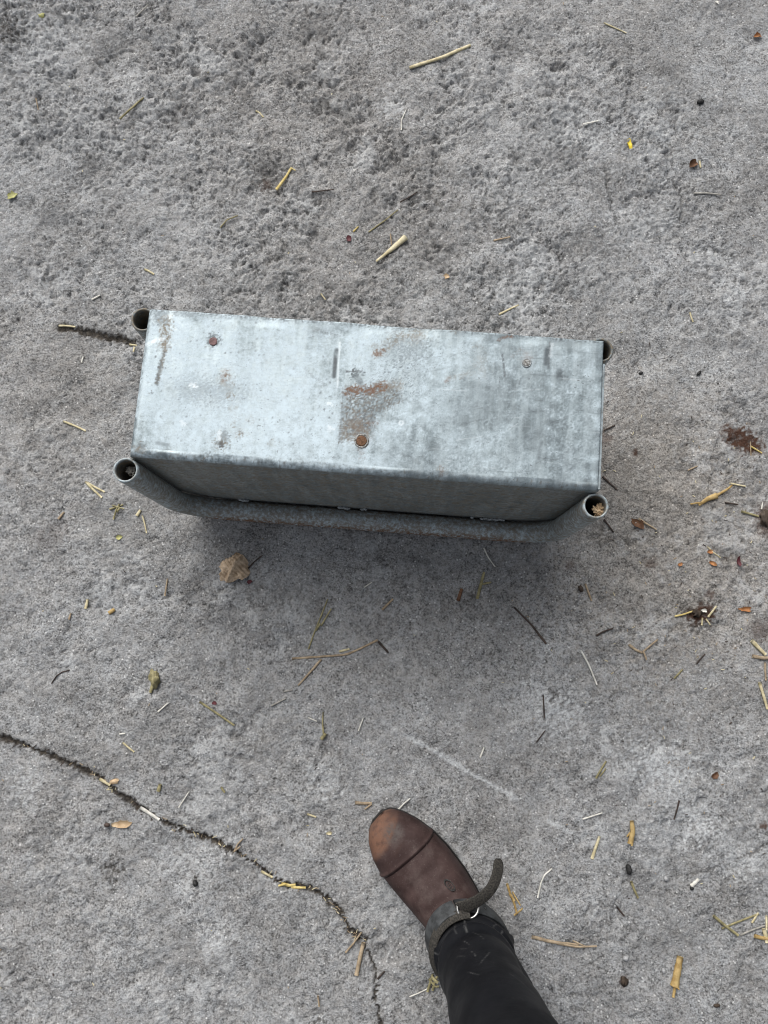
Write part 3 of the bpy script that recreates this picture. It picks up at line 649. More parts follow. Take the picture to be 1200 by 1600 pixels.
    def top_z(s, w_):
        a, b, hh = np.interp(s, SC, WL), np.interp(s, SC, WR), np.interp(s, SC, HT); c, hw = (a + b) / 2, (b - a) / 2
        x = min(.999, abs((w_ - c) / hw)); cx = x ** (1 / .72); return .013 + (hh - .013) * (math.sqrt(1 - cx * cx)) ** .85
    for k_ in range(NO):
        a = 2 * math.pi * k_ / NO
        for r in (.82, 1.0, 1.18):
            s_ = s0 + .0085 * r * math.cos(a); w_ = w0 + .0042 * r * math.sin(a) + .18 * (s_ - s0)
            vs.append(fp(s_, w_, top_z(s_, w_) + (.0036 if r == 1 else .0010)))
    f = grid_faces(NO, 3, True, False)
    for dx in (-.004, -.001, .002, .005):
        o0 = len(vs)
        for a, b in ((-.0022, 0), (.0022, 0), (.0022, .0009), (-.0022, .0009)):
            s_ = s0 + dx + b; w_ = w0 + a; vs.append(fp(s_, w_, top_z(s_, w_) + .0032))
        f.append((o0, o0 + 1, o0 + 2, o0 + 3))
    mesh_obj('embossed_tab', vs, f, SOLE, boot)
    return boot, top_z
boot, boot_top = build_boot()

def leg_ring(z):
    """centre and radii (along the foot, across it) of the leg at height z"""
    zz = [.05, .085, .11, .15, .20, .26, .32, .38, .44, .50, .60, .80, .90]
    s = np.interp(z, zz, [.226, .222, .218, .216, .219, .224, .231, .238, .240, .244, .256, .285, .30])
    a = np.interp(z, zz, [.070, .066, .058, .052, .051, .054, .059, .062, .063, .063, .069, .086, .09])
    b = np.interp(z, zz, [.054, .053, .0515, .050, .051, .053, .058, .061, .060, .060, .066, .083, .088])
    wo = np.interp(z, zz, [-.008, -.007, -.006, -.006, -.004, -.002, .000, .002, .004, .012, .016, .03, .035])
    return s, wo, a, b
def build_leg():
    NT, NZ = 160, 210; verts = []; scr = []
    NTB = 72
    rn = random.Random(9)
    marks = [(rn.uniform(0, 1) * 2 * math.pi, rn.uniform(.13, .33), rn.uniform(-1.2, 1.2), rn.uniform(.006, .02)) for _ in range(34)]
    for i in range(NZ):
        t = i / (NZ - 1)
        for j in range(NT):
            th = 2 * math.pi * j / NT                       # 0 = towards the toe
            z0 = .098 + .022 * math.cos(th) - .020 * math.sin(th) ** 2
            z = z0 + (.43 - z0) * t
            s, wo, a, b = leg_ring(z)
            wr = 0.0050 * math.sin(z * 150 + 1.1 * math.sin(th * 2 + .5) + 2) * math.exp(-((z - .145) / .03) ** 2) + .0024 * math.sin(z * 240 + 2 * math.sin(th + 1)) * math.exp(-((z - .135) / .02) ** 2)
            wr += .0010 * math.sin(z * 60 + 3 * math.sin(th)) + .0012 * math.exp(-((t) / .02) ** 2)
            seamr = math.exp(-((th - .45 + (z - .12) * 1.2) / .022) ** 2) * (z < .17)
            wr += .0016 * seamr
            p = fp(s - a * math.cos(th) * (1 + wr / a), wo + (b + wr) * math.sin(th), z); verts.append(p)
            v = .75 * seamr
            for (mt, mz, ms, ml) in marks:
                dth = (th - mt + math.pi) % (2 * math.pi) - math.pi
                if abs(dth) < .5 and abs(z - mz) < ml: v = max(v, .6 * math.exp(-((dth - ms * (z - mz) * 12) / .011) ** 2))
            scr.append(min(v, 1))
    f = grid_faces(NZ, NT, False, True)
    chap = mesh_obj('half_chap', verts, f, CHAP, person, True, dict(scratch=scr))
    sm = chap.modifiers.new('thickness', 'SOLIDIFY'); sm.thickness = .0022; sm.offset = 0
    # breeches: knee and thigh, closed at the hip
    verts = []; NZ2 = 30
    for i in range(NZ2):
        z = .40 + (.84 - .40) * i / (NZ2 - 1); s, wo, a, b = leg_ring(z)
        for j in range(NT):
            th = 2 * math.pi * j / NT; wr = -.002 + .0015 * math.sin(z * 70 + 2 * math.sin(th * 2)); verts.append(fp(s - (a + wr) * math.cos(th), wo + (b + wr) * math.sin(th), z))
    f = grid_faces(NZ2, NT, False, True); f.append(tuple(range(NT))[::-1]); f.append(tuple(range((NZ2 - 1) * NT, NZ2 * NT)))
    mesh_obj('breeches', verts, f, BREECH, person)
    # back seam flap of the chap, standing a little proud on the outer side
    verts = []
    for i in range(40):
        z = .062 + (.24 - .062) * i / 39; s, wo, a, b = leg_ring(z); th = 1.95
        for k_, (dr, dt) in enumerate(((.0, -.10), (.0055, 0), (.0055, .05), (.0, .14))):
            verts.append(fp(s - (a + dr) * math.cos(th + dt), wo + (b + dr) * math.sin(th + dt), z))
    o = mesh_obj('zip_flap', verts, grid_faces(40, 4), CHAP, chap, True, dict(scratch=[0] * 160))
    return chap
chap = build_leg()

def ribbon(name, ctr, up, halfw, thick, mat, parent, taper_end=False):
    """a flat strap: centre line, width direction per point"""
    verts = []; n = len(ctr); P = np.array(ctr); U = np.array(up)
    T = np.gradient(P, axis=0)
    for i in range(n):
        t = T[i] / np.linalg.norm(T[i]); u_ = U[i] - U[i].dot(t) * t; u_ /= np.linalg.norm(u_); nn = np.cross(t, u_)
        hw = halfw if np.isscalar(halfw) else halfw[i]
        for a, b in ((-1, -.6), (-.86, -1), (.86, -1), (1, -.6), (1, .6), (.86, 1), (-.86, 1), (-1, .6)):
            verts.append(P[i] + u_ * hw * a + nn * thick * b)
    f = grid_faces(n, 8, False, True); f.append(tuple(range(8))[::-1]); f.append(tuple(range((n - 1) * 8, n * 8)))
    return mesh_obj(name, verts, f, mat, parent)

def build_strap():
    # loop round the boot: over the instep, down both sides to the heel
    ctr = []; up = []
    N = 60
    for i in range(N):
        th = 2 * math.pi * i / (N - 1) * .995 + .42
        z = .098 + .026 * math.cos(th) - .030 * math.sin(th / 2) ** 2
        s, wo = .2155, -.007
        a = .0685 + .003 * math.cos(th); b = .0555
        ctr.append(fp(s - a * math.cos(th), wo + b * math.sin(th), z))
        tilt = np.array(fp(.2155 + .0 , 0, 0)); 
        d = np.array(fp(s - 1.0 * math.cos(th), wo + 1.0 * math.sin(th), 0)) - np.array(fp(s, wo, 0))
        up.append(np.array([0, 0, 1.0]) - .55 * d / np.linalg.norm(d) * max(0, math.cos(th)))
    st = ribbon('spur_strap', ctr, up, .0125, .0016, STRAPM, person)
    st['label'] = 'worn grey spur strap buckled over the instep'
    # muddy suede keeper strip above the strap
    c2 = []; u2 = []
    for i in range(40):
        th = -1.45 + 2.1 * i / 39; z = .118 + .017 * math.cos(th) - .012 * math.sin(th / 2) ** 2
        c2.append(fp(.2165 - .0635 * math.cos(th), -.007 + .0548 * math.sin(th), z)); d = np.array(fp(-math.cos(th), math.sin(th), 0)) - np.array(fp(0, 0, 0))
        u2.append(np.array([0, 0, 1.0]) - .9 * d / np.linalg.norm(d))
    ribbon('strap_lining', c2, u2, .0075, .0016, SUEDE, st)
    # D shaped buckle
    bx, by = at(731, 1419, .128); B = np.array([bx - PL[0], by - PL[1], .128])
    pts = []
    ex = np.array([1.0, -.02, -.12]); ey = np.array([.02, .94, -.30])
    for i in range(30):
        a = math.pi + math.pi * i / 29 if i < 24 else 0
    arc = [math.pi * 1.0 + math.pi * k_ / 20 for k_ in range(21)]
    for a in arc: pts.append(B + ex * .0150 * math.cos(a) + ey * (.0135 * math.sin(a)))
    for q in np.linspace(0, 1, 8)[1:]: pts.append(B + ex * .0150 + ey * (.004 * q))
    for q in np.linspace(0, 1, 10)[1:]: pts.append(B + ex * (.0150 - .030 * q) + ey * .0045)
    for q in np.linspace(0, 1, 8)[1:-1]: pts.append(B - ex * .0150 + ey * (.0045 - .0045 * q))
    P = np.array(pts); T = np.roll(P, -1, 0) - np.roll(P, 1, 0); vs = []
    nb = np.cross(ex, ey); nb /= np.linalg.norm(nb)
    for i in range(len(P)):
        t = T[i] / np.linalg.norm(T[i]); s_ = np.cross(t, nb)
        for k_ in range(8):
            a = 2 * math.pi * k_ / 8; vs.append(P[i] + (s_ * math.cos(a) + nb * math.sin(a)) * .00175)
    mesh_obj('buckle', vs, grid_faces(len(P), 8, True, True), STEEL, st)
    # free tail curling up and to the right
    tail = [(720, 1421, .130), (732, 1414, .134), (744, 1409, .132), (757, 1400, .127), (769, 1387, .121), (776, 1370, .115), (779, 1354, .110), (778, 1338, .106)]
    C_ = []
    for i in range(len(tail) - 1):
        for k_ in range(5):
            q = k_ / 5; z = tail[i][2] * (1 - q) + tail[i + 1][2] * q; px = tail[i][0] * (1 - q) + tail[i + 1][0] * q; py = tail[i][1] * (1 - q) + tail[i + 1][1] * q
            x, y = at(px, py, z); C_.append((x - PL[0], y - PL[1], z))
    C_ = np.array(C_); 
    for _ in range(3): C_[1:-1] = (C_[:-2] + 2 * C_[1:-1] + C_[2:]) / 4
    n = len(C_); hw = [.0094 - .0018 * i / n for i in range(n)]; hw[:4] = [.0128, .0124, .0116, .0108]; hw[-1] *= .45; hw[-2] *= .75; hw[-3] *= .9
    T = np.gradient(C_, axis=0); U = []
    for t in T:
        s_ = np.cross(t, [0, 0, 1.0]); s_ /= np.linalg.norm(s_); U.append(s_ * .95 + np.array([0, 0, -.30]))
    ribbon('strap_tail', C_, U, hw, .0018, SUEDE, st)
    # thin lace end hanging on the outer side
    L = [(757, 1419, .10), (765, 1430, .085), (772, 1442, .072), (777, 1452, .062)]
    vs = []
    pp = [np.array([*(np.array(at(a, b, z)) - PL), z]) for a, b, z in L]
    ribbon('spur_arm', pp, [np.array([1.0, .4, 0])] * 4, .0014, .0012, STEEL, st)
build_strap()

# ------------------------------------------------------------------ straw, husks, leaf scraps and stones lying about
GROUP = 'straw and husks scattered on the concrete'
PXM = 1 / 928.0
def strand(verts, faces, pts, wpx, taper=(1, 1), flat=.6, lift=0.0, seed=0, cross=0.0):
    """one stalk along pixel points, resting on the slab"""
    rn = random.Random(seed); P = []
    n = max(3, int(3 + 2.5 * len(pts)))
    seg = [math.dist(pts[i], pts[i + 1]) for i in range(len(pts) - 1)]; L = sum(seg)
    for k in range(n):
        d = L * k / (n - 1); i = 0
        while i < len(seg) - 1 and d > seg[i]: d -= seg[i]; i += 1
        q = min(1, d / max(seg[i], 1e-6)); P.append((pts[i][0] * (1 - q) + pts[i + 1][0] * q, pts[i][1] * (1 - q) + pts[i + 1][1] * q))
    P = [at(*p) for p in P]; r = wpx * PXM / 2
    # a stiff stalk rests on the high spots along its length
    hi = max(gh(*p) for p in P); R3 = []
    for k, p in enumerate(P):
        q = k / (n - 1); loc = gh(*p)
        z = loc * .15 + (hi if n < 12 else loc) * .85 + r * flat * .75 + lift * math.sin(q * math.pi * .5)
        R3.append((p[0], p[1], z))
    A = np.array(R3); T = np.gradient(A, axis=0); NS = 7; o0 = len(verts)
    for k in range(n):
        t = T[k] / (np.linalg.norm(T[k]) + 1e-9); s = np.cross(t, [0, 0, 1.0]); s /= (np.linalg.norm(s) + 1e-9); c = np.cross(s, t)
        q = k / (n - 1); rr = r * (taper[0] * (1 - q) + taper[1] * q) * rn.uniform(.92, 1.08)
        for j in range(NS):
            a = 2 * math.pi * j / NS; verts.append(A[k] + s * math.cos(a) * rr + c * math.sin(a) * rr * flat)
    faces += grid_faces(n, NS, False, True, o0)
    faces.append(tuple(o0 + j for j in range(NS))[::-1]); faces.append(tuple(o0 + (n - 1) * NS + j for j in range(NS)))

def centre(verts):
    A = np.array(verts); c = A.mean(0); c[2] = A[:, 2].min(); return A - c, c

CNT = [0]
def stalk(mat, label, strands, name='straw_stalk', cat='straw', group=GROUP):
    """strands: list of (points, width px[, taper0, taper1])"""
    vs, fs = [], []
    for i, s in enumerate(strands):
        CNT[0] += 1
        strand(vs, fs, s[0], s[1], (s[2], s[3]) if len(s) > 3 else (1, .8), .62 if s[1] > 3 else .85, 0.002 * i, CNT[0])
    A, c = centre(vs)
    o = mesh_obj(name, A, fs, ST[mat]); o.location = c
    return tag(o, label, cat, group)

def flake(mat, label, px, py, lpx, wpx, ang, name, cat, curl=.3, seed=0, thick=.0007, lobes=0, group=GROUP):
    """a small thin curled scrap (leaf, husk, petal) with thickness"""
    rn = random.Random(seed + int(px * 7 + py)); cx, cy = at(px, py); NR, NT = 5, 18; L, W = lpx * PXM / 2, wpx * PXM / 2
    top = []; j_ = [rn.uniform(.78, 1.18) for _ in range(NT)]
    z0 = gh(cx, cy) + .0012
    ca, sa = math.cos(ang), math.sin(ang)
    def zf(a, b): return abs(curl) * W * 1.2 * (b / W) ** 2 * (1 if curl > 0 else -1) + .0005 * math.sin(a / L * 5) + (abs(curl) * W if curl < 0 else 0)
    vs = []
    for side in (1, 0):
        for i in range(NR + 1):
            for k in range(NT):
                t = 2 * math.pi * k / NT; r = i / NR * (j_[k] if i == NR else 1) * (1 + (lobes * .22 * math.cos(5 * t) if lobes else 0))
                a, b = L * r * math.cos(t), W * r * math.sin(t)
                vs.append((a * ca - b * sa, a * sa + b * ca, z0 + zf(a, b) + side * thick))
    n1 = (NR + 1) * NT
    f = grid_faces(NR + 1, NT, False, True) + [tuple(reversed(q)) for q in grid_faces(NR + 1, NT, False, True, n1)]
    for k in range(NT): f.append((NR * NT + k, NR * NT + (k + 1) % NT, n1 + NR * NT + (k + 1) % NT, n1 + NR * NT + k))
    o = mesh_obj(name, vs, f, ST[mat]); o.location = (cx, cy, 0)
    return tag(o, label, cat, group)

def lump(mat, label, px, py, lpx, wpx, ang, name, cat, hk=.7, seed=0, rough=.18, group=None):
    rn = random.Random(seed + int(px * 3 + py)); cx, cy = at(px, py); L, W = lpx * PXM / 2, wpx * PXM / 2; vs = []; NR, NT = 8, 14
    for i in range(NR + 1):
        ph = math.pi * i / NR - math.pi / 2
        for k in range(NT):
            t = 2 * math.pi * k / NT; j = 1 + rn.uniform(-rough, rough) * (abs(math.cos(ph)) > .1)
            a, b, z = L * math.cos(ph) * math.cos(t) * j, W * math.cos(ph) * math.sin(t) * j, W * hk * math.sin(ph) * j
            vs.append((a * math.cos(ang) - b * math.sin(ang), a * math.sin(ang) + b * math.cos(ang), z))
    o = mesh_obj(name, vs, grid_faces(NR + 1, NT, False, True), ST[mat]); o.location = (cx, cy, gh(cx, cy) + W * hk * .7)
    return tag(o, label, cat, group)

# --- behind the trough (top of the photograph)
stalk('pale_straw', 'long stiff pale straw stalk lying alone far behind the trough', [([(640, 107), (690, 91), (735, 72)], 6, 1, 1)])
stalk('pale_straw', 'thick tapered pale straw stub just behind the middle of the trough', [([(588, 410), (612, 391), (634, 372)], 10, .35, 1.1)])
stalk('olive_straw', 'split olive straw stalk on bare concrete towards the upper left corner', [([(188, 188), (207, 171), (226, 155)], 4), ([(192, 184), (210, 171), (222, 160)], 3)])
stalk('yellow_straw', 'short yellow straw beside a brown dirt pit behind the trough', [([(432, 297), (446, 279), (456, 263)], 5), ([(455, 264), (462, 269)], 2)])
stalk('grey_straw', 'grey straw sliver near the top edge, left of centre', [([(214, 27), (224, 17), (232, 8)], 3.5)])
stalk('pale_straw', 'fine straight straw wisp near the top edge on the right', [([(943, 37), (960, 45), (978, 53)], 2.6)])
stalk('white_straw', 'small whitish straw chip beside the pale scuffed patch at upper right', [([(910, 196), (922, 194), (934, 191)], 3.2)])
stalk('grey_straw', 'straight grey straw lying level, below the brown leaf scrap', [([(1083, 303), (1104, 303), (1125, 305)], 3.4)])
stalk('pale_straw', 'small curved pale straw chip left of the yellow straw and dirt pit', [([(399, 171), (405, 174), (411, 181)], 3.2)])
stalk('olive_straw', 'thin bent olive stem in the pitted concrete behind the trough left end', [([(345, 357), (355, 345), (372, 338)], 2.6)])
stalk('olive_straw', 'fine olive grass stem pointing towards the thick straw stub', [([(576, 363), (600, 346), (622, 328)], 2.6)])
stalk('tan_straw', 'tiny upright tan stem touching the thick straw stub', [([(610, 366), (612, 383)], 2.6)])
stalk('tan_straw', 'short tan straw beside a dark pit right of the thick stub', [([(771, 377), (784, 374), (797, 371)], 3.2)])
stalk('pale_straw', 'pale straw close behind the trough right of its middle', [([(779, 492), (795, 484), (810, 477)], 3.6)])
stalk('white_straw', 'thin curved white grass hair below the long stiff stalk', [([(627, 205), (627, 190), (635, 172)], 2.2)])
stalk('dark_twig', 'thin dark stem in the pitted area left of the thick stub', [([(488, 304), (505, 302), (522, 300)], 2.6)], 'thin_twig', 'twig')
stalk('dark_twig', 'thin dark slanting stem behind the trough, above the fine olive stem', [([(625, 316), (640, 308), (652, 300)], 2.4)], 'thin_twig', 'twig')
stalk('pale_straw', 'short wisp of straw behind the trough right corner', [([(1078, 488), (1080, 496), (1083, 503)], 2.8)])
stalk('pale_straw', 'tiny straw flick just behind the trough, left of its middle', [([(502, 462), (509, 471)], 2.6)])
stalk('pale_straw', 'small pale yellow straw chip behind the trough left rivet', [([(226, 421), (233, 424), (241, 429)], 4)])
stalk('white_straw', 'small whitish straw chip up and left of the trough left corner', [([(143, 468), (150, 464), (156, 461)], 3.2)])
stalk('tan_straw', 'tiny tan stem left of the two dark pits in the upper left', [([(56, 153), (60, 172)], 2.2)])
stalk('yellow_straw', 'tiny yellow straw tick above the small dark red petal', [([(552, 362), (560, 354)], 2.6)])
flake('bright_yellow', 'bright lemon yellow husk lying alone at upper right', 984, 225, 24, 8, -1.35, 'yellow_husk', 'husk', .5)
flake('leaf_green', 'small star shaped yellow green leaf fragment at the left edge', 20, 306, 17, 13, .4, 'leaf_fragment', 'leaf', .3, 2, .0006, 1)
flake('leaf_green', 'tiny pale seed husk at the top left corner', 65, 24, 11, 9, .3, 'seed_husk', 'husk', -.5)
flake('brown_scrap', 'curled brown leaf scrap with pale straw bit at upper right', 1083, 258, 17, 12, .5, 'leaf_scrap', 'leaf', .7)
stalk('pale_straw', 'tiny pale straw bit standing against the curled brown leaf scrap', [([(1092, 252), (1094, 263)], 3.5)])
flake('orange_husk', 'small curled orange brown scrap near the top right corner', 1184, 55, 14, 9, .1, 'leaf_scrap', 'leaf', .8)
flake('white_straw', 'tiny pale curled flake at the top edge on the right', 1118, 8, 8, 5, -.8, 'straw_flake', 'straw', .6)
flake('red_petal', 'small dark red petal behind the middle of the trough', 545, 373, 9, 13, .2, 'red_petal', 'petal', .3)
flake('maple_tan', 'small tan flake behind the trough right of the thick stub', 697, 433, 11, 9, .3, 'straw_flake', 'straw', .4)
lump('black_dropping', 'round black dropping on the smooth concrete at upper right', 1094, 160, 12, 9, .3, 'black_dropping', 'dropping')
lump('black_dropping', 'black seed between trough right end and right edge', 1092, 583, 10, 5, .8, 'black_seed', 'seed')
lump('black_dropping', 'tiny dark grain left of the black seed beside the trough', 1001, 583, 7, 5, .2, 'dark_grain', 'seed')
# --- left of the trough
stalk('pale_straw', 'pale straw lying level at the start of the dirt streak', [([(92, 509), (104, 509), (118, 511)], 3.6)])
stalk('pale_straw', 'pale straw stub poking from beside the trough left edge', [([(202, 538), (214, 540)], 3.4), ([(211, 543), (210, 551)], 3.4)])
stalk('white_straw', 'tiny whitish straw tick left of the trough', [([(128, 567), (131, 557)], 3)])
stalk('pale_straw', 'pale straw stalk lying alone left of the trough', [([(100, 659), (118, 666), (135, 674)], 4)])
stalk('pale_straw', 'lower of two pale straws crossing left of the left pipe end', [([(134, 753), (146, 765), (160, 778)], 4)])
stalk('pale_straw', 'upper of two pale straws crossing left of the left pipe end', [([(136, 754), (150, 762), (164, 769)], 3.8)])
stalk('olive_straw', 'small tangled olive grass tuft below the left pipe end', [([(172, 796), (185, 792), (193, 789)], 3), ([(178, 812), (183, 797), (188, 788)], 3), ([(176, 790), (186, 793), (196, 796)], 2.5), ([(184, 800), (190, 796)], 4)], 'grass_tuft', 'grass')
stalk('pale_straw', 'short wide straw chip under the bent left pipe', [([(214, 806), (220, 797)], 5.5)])
stalk('pale_straw', 'thin upright straw under the bent left pipe', [([(222, 805), (226, 818), (229, 833)], 2.8)])
flake('leaf_green', 'tiny cream flake below the grass tuft', 187, 840, 10, 8, .2, 'straw_flake', 'straw', .5)
stalk('tan_straw', 'short tan straw at far left, level with the pipe frame', [([(91, 811), (100, 800)], 4.4)])
stalk('pale_straw', 'small upright yellowish straw left of the crumpled leaf', [([(133, 951), (135, 943), (136, 936)], 5)])
stalk('golden_straw', 'stubby golden straw chip left of the crumpled leaf', [([(171, 958), (180, 952)], 7)])
stalk('tan_straw', 'thin upright tan stem nearest the crumpled leaf', [([(258, 931), (260, 918), (262, 904)], 2.8)])
stalk('tan_straw', 'tiny tan stem below the small upright yellowish straw', [([(109, 968), (112, 958)], 3.4)])

# --- the crumpled leaf in front of the trough
def crumpled_leaf():
    cx, cy = at(367, 890); out = [(-27, 14), (-22, 17), (-12, 17), (-6, 20), (2, 28), (8, 24), (14, 23), (20, 14), (24, 4), (25, -6), (20, -13), (14, -17), (8, -14), (-2, -19), (-12, -21), (-22, -18), (-24, -8), (-21, -2), (-25, 4)]
    NR = 14; NT = len(out) * 4; vs = []; rn = random.Random(4)
    o2 = []
    for i in range(len(out)):
        a, b = out[i], out[(i + 1) % len(out)]
        for k in range(4): q = k / 4; o2.append((a[0] * (1 - q) + b[0] * q + rn.uniform(-.8, .8), a[1] * (1 - q) + b[1] * q + rn.uniform(-.8, .8)))
    for side in (1, 0):
        for i in range(NR + 1):
            for k in range(NT):
                r = i / NR; x, y = o2[k][0] * r, o2[k][1] * r
                z = 13 + 4.2 * math.sin(x * .13 + 1.0 + .05 * y) + 3.6 * math.sin(y * .17 - .10 * x) + 1.3 * math.sin((x + y) * .8) + .8 * math.sin(x * 1.3 - y * .9) + 8.5 * math.exp(-((x - .55 * y) / 4.0) ** 2) - 9.0 * r ** 4
                vs.append((x * PXM, y * PXM, gh(cx, cy) + .0005 + max(.2, z) * PXM + side * .0007))
    n1 = (NR + 1) * NT
    f = grid_faces(NR + 1, NT, False, True) + [tuple(reversed(q)) for q in grid_faces(NR + 1, NT, False, True, n1)]
    for k in range(NT): f.append((NR * NT + k, NR * NT + (k + 1) % NT, n1 + NR * NT + (k + 1) % NT, n1 + NR * NT + k))
    o = mesh_obj('dry_leaf', vs, f, ST['dry_leaf']); o.location = (cx, cy, 0)
    tag(o, 'crumpled brown dry leaf in front of the trough left half', 'leaf')
    v2, f2 = [], []
    strand(v2, f2, [(388, 888), (398, 878), (411, 868)], 2.6, (1, .7), .9, .004, 77)
    mesh_obj('leaf_stem', [np.array(v) - np.array([cx, cy, 0]) for v in v2], f2, ST['dark_twig'], o)
crumpled_leaf()
flake('red_petal', 'tiny reddish scrap tucked under the crumpled leaf', 390, 909, 9, 6, .4, 'leaf_scrap', 'leaf', .3)

# --- in the shade in front of the trough
stalk('tan_straw', 'long straw kinked in the middle, lying in the shade before the trough', [([(456, 1029), (500, 1026), (541, 1023), (566, 1012), (590, 1000)], 3.8, 1, .9)])
stalk('tan_straw', 'straw lying slantwise under the long kinked straw', [([(466, 1071), (484, 1051), (502, 1030)], 4, .7, 1)])
stalk('pale_straw', 'short pale straw chip just above the long kinked straw', [([(530, 1018), (546, 1014)], 4)])
stalk('olive_straw', 'faint forked olive grass stem above the long kinked straw', [([(482, 1014), (490, 992), (498, 972), (512, 936)], 2.6), ([(502, 978), (510, 964), (518, 951)], 2.8), ([(494, 985), (501, 974)], 4)], 'dry_grass', 'grass')
stalk('tan_straw', 'small olive tan straw in the darkest shade before the trough', [([(597, 953), (606, 944), (614, 936)], 4)])
stalk('white_straw', 'tiny white hair in the darkest shade before the trough', [([(569, 918), (581, 910)], 2.2)])
stalk('grey_straw', 'upper of two grey stem bits at the end of the slanting straw', [([(443, 1081), (457, 1078)], 2.8)])
stalk('grey_straw', 'lower of two grey stem bits at the end of the slanting straw', [([(424, 1103), (447, 1091)], 3)])
stalk('white_straw', 'thin white grass hair under the front pipe, right of its middle', [([(756, 856), (763, 871), (774, 886)], 2.4)])
stalk('brown_scrap', 'narrow brown husk in the shade right of the trough middle', [([(715, 939), (721, 920)], 6)], 'brown_husk', 'husk')
stalk('olive_straw', 'dark olive straw tuft with pale tip in front of the trough', [([(745, 936), (750, 916), (756, 894)], 5), ([(752, 913), (767, 910)], 3.5)], 'grass_tuft', 'grass')
stalk('dark_twig', 'short dark stem at the right end of the long kinked straw', [([(591, 1002), (607, 1020)], 4)], 'thin_twig', 'twig')
stalk('olive_straw', 'small olive grass wisp with seed head, below the long kinked straw', [([(505, 1112), (504, 1130), (506, 1150)], 3, .6, 1), ([(502, 1155), (509, 1146)], 6)], 'dry_grass', 'grass')
stalk('white_straw', 'tiny white hair touching the small olive wisp with seed head', [([(481, 1121), (495, 1127)], 2.2)])
stalk('white_straw', 'thin pale straw flick right of the olive wisp', [([(560, 1142), (568, 1121)], 2.2)])
stalk('dark_twig', 'long dark red brown twig in front of the trough right end', [([(803, 949), (830, 976), (853, 1006)], 3.6, .8, 1)], 'thin_twig', 'twig')
stalk('white_straw', 'slender pale straw right of the dark red brown twig', [([(907, 1016), (920, 1040), (932, 1070)], 3)])
stalk('dark_twig', 'thin dark upright stem beside a pale scuff right of centre', [([(848, 1086), (850, 1122)], 2.4)], 'thin_twig', 'twig')
stalk('white_straw', 'short pale straw tick above the long chalky scratch', [([(750, 1183), (756, 1167)], 3)])
stalk('dark_twig', 'thin reddish hair right of the long chalky scratch', [([(838, 1160), (852, 1141)], 2)], 'thin_twig', 'twig')
# --- right of the trough
def husk_with_stem():
    o = stalk('golden_straw', 'golden split husk on a brown stem right of the right pipe end', [([(1090, 790), (1104, 780), (1118, 775)], 11, .4, .9), ([(1116, 776), (1135, 765), (1142, 759)], 5, 1, .6), ([(1078, 788), (1094, 786)], 3)], 'straw_husk', 'husk')
    return o
husk_with_stem()
stalk('pale_straw', 'thin straw tip beyond the golden split husk', [([(1140, 755), (1165, 760)], 3)])
stalk('dark_twig', 'thin brown stem under the golden split husk', [([(1131, 786), (1152, 789)], 2.8)], 'thin_twig', 'twig')
stalk('olive_straw', 'olive straw pointing at the brown soil clod on the right edge', [([(1158, 799), (1185, 807)], 4)])
stalk('white_straw', 'tiny upright white hair above the brown soil clod at the right edge', [([(1189, 796), (1191, 785)], 2.6)])
flake('brown_scrap', 'dark brown leaf scrap near the right pipe end', 996, 818, 24, 13, -.5, 'leaf_scrap', 'leaf', .4)
stalk('tan_straw', 'tan straw lying over the dark brown leaf scrap', [([(997, 811), (1010, 819), (1025, 828)], 4, 1, .5)])
stalk('dark_twig', 'dark twig resting beside the right pipe end', [([(943, 812), (958, 832)], 3)], 'thin_twig', 'twig')
stalk('dark_twig', 'dark twig beside the trough right end, behind the pipe', [([(941, 745), (952, 755), (963, 765)], 3.4)], 'thin_twig', 'twig')
stalk('dark_twig', 'short dark twig beside the middle of the trough right end', [([(943, 673), (960, 665)], 3)], 'thin_twig', 'twig')
stalk('yellow_straw', 'thin yellow straw lying on the brown stain at the right', [([(1172, 697), (1190, 708)], 2.8)])
stalk('tan_straw', 'thin tan upright hair on the brown stain at the right', [([(1172, 690), (1173, 712)], 2)])
stalk('tan_straw', 'faint tan straw between the trough right end and the brown stain', [([(1075, 735), (1090, 728)], 2.6)])
lump('soil', 'dark brown soil clod at the right edge', 1196, 812, 14, 24, .2, 'soil_clod', 'soil', .12, 3, .6)
lump('soil', 'dark soil clod stuck with pale straw bits, right side', 1092, 957, 16, 10, .2, 'soil_clod', 'soil', .2, 5, .8)
stalk('yellow_straw', 'left pointing pale straw stuck to the dark soil clod', [([(1054, 963), (1068, 960), (1082, 955)], 3.2)])
stalk('pale_straw', 'upper right pale straw stuck to the dark soil clod', [([(1105, 964), (1111, 956), (1118, 947)], 3.6)])
stalk('pale_straw', 'lower pale straw pair stuck to the dark soil clod', [([(1097, 977), (1098, 965)], 3.2), ([(1103, 967), (1109, 976)], 2.8)])
flake('white_straw', 'small white petal on the dark soil clod', 1099, 954, 9, 6, -.1, 'white_petal', 'petal', .6)
flake('orange_husk', 'orange brown husk lying level near the right edge', 1167, 952, 24, 8, .0, 'orange_husk', 'husk', .5)
flake('orange_husk', 'upper of two orange flakes right of the right pipe end', 1109, 862, 9, 7, .3, 'orange_flake', 'husk', .5)
flake('orange_husk', 'lower of two orange flakes right of the right pipe end', 1112, 881, 13, 6, -.4, 'orange_flake', 'husk', .4)
stalk('pale_straw', 'thin pale hair beside the upper orange flake', [([(1104, 854), (1112, 862), (1125, 872)], 2.2)])
flake('red_petal', 'dark red scrap right of the two orange flakes', 1154, 878, 7, 16, .1, 'red_petal', 'petal', .4)
flake('orange_husk', 'tiny orange crumb left of the two orange flakes', 1062, 882, 8, 6, .3, 'orange_flake', 'husk', .3)
